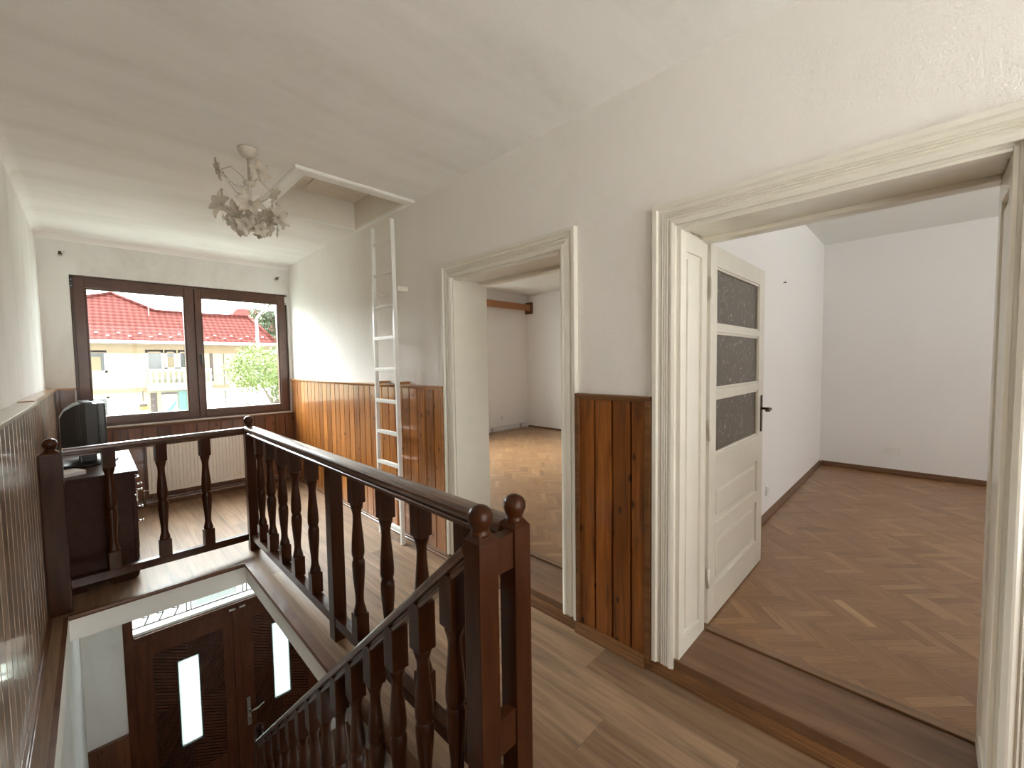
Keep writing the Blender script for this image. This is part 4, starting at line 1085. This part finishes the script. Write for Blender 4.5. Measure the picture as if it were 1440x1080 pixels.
# ground floor entrance
m = MB(); m.box((1.40,HY-.05,-1.6),(1.76,HY,.72)); dd_ = part('entrance_door', m, M['hwhite'], hs_)
m = MB(); m.add([Vector(p) for p in ((1.48,HY-.055,.12),(1.54,HY-.055,.06),(1.74,HY-.055,.36),(1.74,HY-.055,.50),(1.48,HY-.051,.12),(1.54,HY-.051,.06),(1.74,HY-.051,.36),(1.74,HY-.051,.50))], [(0,1,2,3),(7,6,5,4),(0,1,5,4),(1,2,6,5),(2,3,7,6),(3,0,4,7)]); part('diagonal_glass', m, M['teal'], dd_)
m = MB(); m.box((1.16,HY-.03,-1.6),(1.30,HY,.72)); part('side_shutter', m, M['hdark'], hs_)
m = MB(); m.box((1.80,HY-.03,-1.6),(2.02,HY,.74)); part('side_window', m, M['teal'], hs_)
m = MB(); m.box((1.40,HY-.055,.66),(1.77,HY-.05,.72)); part('door_lintel', m, M['hdark'], hs_)
m = MB(); m.box((.92,HY-.03,.26),(1.08,HY,.34)); m2 = MB(); m2.box((.92,HY-.03,.34),(1.08,HY,.41)); sg_ = part('sign_plate', m, M['ysign'], hs_, 'yellow and brown sign plate'); part('sign_band', m2, M['hdark'], sg_)
m = MB(); m.box((.99,HY-.02,.5),(1.005,HY,.82)); m.box((2.98,HY-.02,.3),(2.995,HY,1.95)); part('cable', m, M['hdark'], hs_)
# antenna
m = MB(); p = P(1.30,3.05); m.tube([p+Vector((0,0,-.2)), p+Vector((0,0,.56))], .012, 5); m.tube([p+Vector((-.13,0,.44)), p+Vector((.13,0,.44))], .008, 5); m.tube([p+Vector((-.13,0,.44)), p+Vector((-.16,0,.52))], .006, 5); m.tube([p+Vector((.13,0,.44)), p+Vector((.16,0,.52))], .006, 5)
part('antenna', m, M['lamp'], hs_)
# second roof behind
t = thing('house', (9, 34, GZ), 'small red roofed house partly hidden behind the big tree', 'house')
m = MB(); m.box((6.0,32,GZ),(14,38,3.9)); part('wall', m, M['hwall'], t)
m = MB(); m.prism([(31.6,3.8),(35,5.6),(38.4,3.8)], 0, 5.8, 14.3); m.v = [(v[0]+(1.7 if v[2] > 5 and v[0] < 7 else 0), v[1], v[2]) for v in m.v]; part('roof', m, M['roof'], t)
# street lamp
t = thing('street_lamp', (3.1, 12.5, GZ), 'pale grey street lamp in front of the yellow house', 'street lamp')
m = MB(); m.tube([(3.11,12.5,GZ),(3.105,12.5,1.4)], .062, 10, .045); m.tube([(3.105,12.5,1.35),(3.10,12.5,2.68)], .040, 10, .03); part('pole', m, M['lamp'], t)
m = MB(); m.tube([(3.10,12.5,2.66),(3.12,12.5,2.74),(3.27,12.5,2.93)], .024, 8); part('arm', m, M['lamp'], t)
m = MB(); m.box((3.23,12.43,2.92),(3.54,12.57,3.0), bev=.03); part('lamp_head', m, M['lamp'], t)
# fence
t = thing('garden_fence', (3, 14, GZ), 'white slatted garden fence in front of the yellow house', 'fence')
m = MB()
for k in range(26): m.box((2.15+k*.13,14,GZ),(2.21+k*.13,14.02,.80))
part('fence_slats', m, M['hwhite'], t)
m = MB()
for z in (-2.4,-.9,.2,.5,.8): m.box((2.1,14.02,z),(5.5,14.05,z+.05))
part('fence_rail', m, M['hwhite'], t)
m = MB()
for x in (2.1,2.75,3.6,4.5,5.45): m.box((x,13.98,GZ),(x+.1,14.06,.95))
part('fence_post', m, M['hwhite'], t)
# trees
def tree(name, loc, top, rad, nleaf, lsize, mat, label, cat, seed, squash=1.0):
    rnd = random.Random(seed); t = thing(name, (loc[0],loc[1],GZ), label, cat)
    m = MB(); m.tube([(loc[0],loc[1],GZ),(loc[0]+.1,loc[1],GZ+(top-GZ)*.4),(loc[0],loc[1],top-.3*rad)], .14*rad, 8, .03)
    for k in range(9):
        a = rnd.uniform(0,2*PI); m.tube([(loc[0],loc[1],top-rad*rnd.uniform(.8,1.5)),(loc[0]+math.cos(a)*rad*.7,loc[1]+math.sin(a)*rad*.7,top-rad*rnd.uniform(.2,1.1))], .04*rad, 5, .008)
    part('trunk', m, M['bark'], t)
    m = MB(); cl = []
    for k in range(16):
        a = rnd.uniform(0,2*PI); rr2 = rad*rnd.uniform(.2,.75); cl.append((Vector((loc[0]+math.cos(a)*rr2, loc[1]+math.sin(a)*rr2, top-rad+rnd.uniform(-.9,.75)*rad*squash)), rad*rnd.uniform(.28,.5)))
    for k in range(nleaf):
        c, R = rnd.choice(cl); d_ = Vector((rnd.gauss(0,1),rnd.gauss(0,1),rnd.gauss(0,1))).normalized(); p = c+d_*R*rnd.uniform(.6,1.05)
        u_ = Vector((rnd.gauss(0,1),rnd.gauss(0,1),rnd.gauss(0,1))).normalized(); v_ = u_.orthogonal().normalized(); s_ = lsize*rnd.uniform(.6,1.3)
        m.add([p, p+u_*s_+v_*s_*.45, p+u_*s_*2, p+u_*s_-v_*s_*.45], [(0,1,2,3)])
    part('foliage', m, mat, t)
    return t
tree('leafy_tree', (2.88,10.0), 1.50, .98, 19000, .032, M['leafY'], 'bright yellow green bushy tree at the lower right of the window', 'tree', 3, 1.5)
tree('tall_tree', (7.2,24.5), 5.2, 2.2, 19000, .07, M['leafD'], 'tall dark green tree behind the right end of the red roof', 'tree', 5, 1.3)
tree('bushy_tree', (6.3,20), 2.6, 1.2, 8000, .05, M['leafD'], 'lower dark green tree below the taller one at the right of the house', 'tree', 9, 1.3)

# ------------------------------------------------------------------ light
wd = bpy.data.worlds.new('sky'); sc.world = wd; wd.use_nodes = True; nt = wd.node_tree
bg = nt.nodes['Background']
tc = N(nt, 'ShaderNodeTexCoord'); sx = N(nt, 'ShaderNodeSeparateXYZ'); nt.links.new(tc.outputs['Generated'], sx.inputs[0])
# even overcast sky, a little warmer to the south, plus a broad bright patch, out of view, added to light the hall
f = N(nt, 'ShaderNodeMapRange'); f.inputs['From Min'].default_value = -.4; f.inputs['From Max'].default_value = .3; nt.links.new(sx.outputs['Y'], f.inputs[0])
SKY_COOL = (3.2, 3.5, 3.6); SKY_WARM = (2.6, 2.5, 2.45); GLOW = (35, 37, 37)
cc = mixc(nt, f.outputs[0], SKY_WARM, SKY_COOL)
dt = N(nt, 'ShaderNodeVectorMath', operation='DOT_PRODUCT'); nt.links.new(tc.outputs['Generated'], dt.inputs[0])
gd = Vector((-.25, .80, .52)).normalized(); dt.inputs[1].default_value = gd
gp = mth(nt, 'POWER', mth(nt, 'MAXIMUM', dt.outputs['Value'], 0.0), 8.0)
bg.inputs[1].default_value = 1.0
nt.links.new(cc, bg.inputs[0])
bg2 = N(nt, 'ShaderNodeBackground'); bg2.inputs[0].default_value = (GLOW[0]/GLOW[0], GLOW[1]/GLOW[0], GLOW[2]/GLOW[0], 1)
nt.links.new(mth(nt, 'MULTIPLY', gp, GLOW[0]), bg2.inputs[1])
ads = N(nt, 'ShaderNodeAddShader'); nt.links.new(bg.outputs[0], ads.inputs[0]); nt.links.new(bg2.outputs[0], ads.inputs[1])
nt.links.new(ads.outputs[0], nt.nodes['World Output'].inputs[0])
def portal(name, loc, sx_, sy_, rot):
    l = bpy.data.lights.new(name, 'AREA'); l.shape = 'RECTANGLE'; l.size = sx_; l.size_y = sy_
    l.cycles.is_portal = True
    o = bpy.data.objects.new(name, l); COL.objects.link(o); o.location = loc; o.rotation_euler = rot
portal('window_portal', ((WX0+WX1)/2, YF+.2, (WZ0+WZ1)/2), WX1-WX0, WZ1-WZ0, (-PI/2,0,0))
portal('window_portal', ((BX0+BX1)/2, YB-.25, (BZ0+BZ1)/2), BX1-BX0, BZ1-BZ0, (PI/2,0,0))
portal('window_portal', (3.85, 6.19, 1.8), 2.1, 1.3, (-PI/2,0,0))
portal('window_portal', (4.1, -3.25, 1.7), 2.6, 1.6, (PI/2,0,0))
portal('window_portal', (1.1, YB-.15, -1.6), 2.2, 2.2, (PI/2,0,0))
portal('window_portal', ((DX0+DX1)/2, YD+.28, -1.9), DX1-DX0, 3.0, (-PI/2,0,0))

# ------------------------------------------------------------------ camera
F, YAW, PITCH, ROLL = 586.0469, .78826, -.051253, -.014779
cy, sy, cp, sp = math.cos(YAW), math.sin(YAW), math.cos(PITCH), math.sin(PITCH)
fwd = Vector((sy*cp, cy*cp, sp)); rt = Vector((cy, -sy, 0)); up = rt.cross(fwd)
r2 = rt*math.cos(ROLL)+up*math.sin(ROLL); u2 = -rt*math.sin(ROLL)+up*math.cos(ROLL)
cam = bpy.data.cameras.new('camera'); co = bpy.data.objects.new('camera', cam); COL.objects.link(co)
cam.sensor_width = 36; cam.lens = F/1440*36; cam.clip_start = .02; cam.clip_end = 300
mw = Matrix((r2, u2, -fwd)).transposed().to_4x4(); mw.translation = Vector((0,0,1.45)); co.matrix_world = mw
sc.camera = co
vs_ = sc.view_settings; vs_.view_transform = 'Standard'; vs_.look = 'None'; vs_.gamma = 1; vs_.use_curve_mapping = False; vs_.exposure = .98
sc.cycles.use_denoising = True
sc.cycles.max_bounces = 12; sc.cycles.diffuse_bounces = 6; sc.cycles.transparent_max_bounces = 12
sc.cycles.sample_clamp_indirect = 6
sc.cycles.caustics_reflective = False; sc.cycles.caustics_refractive = False
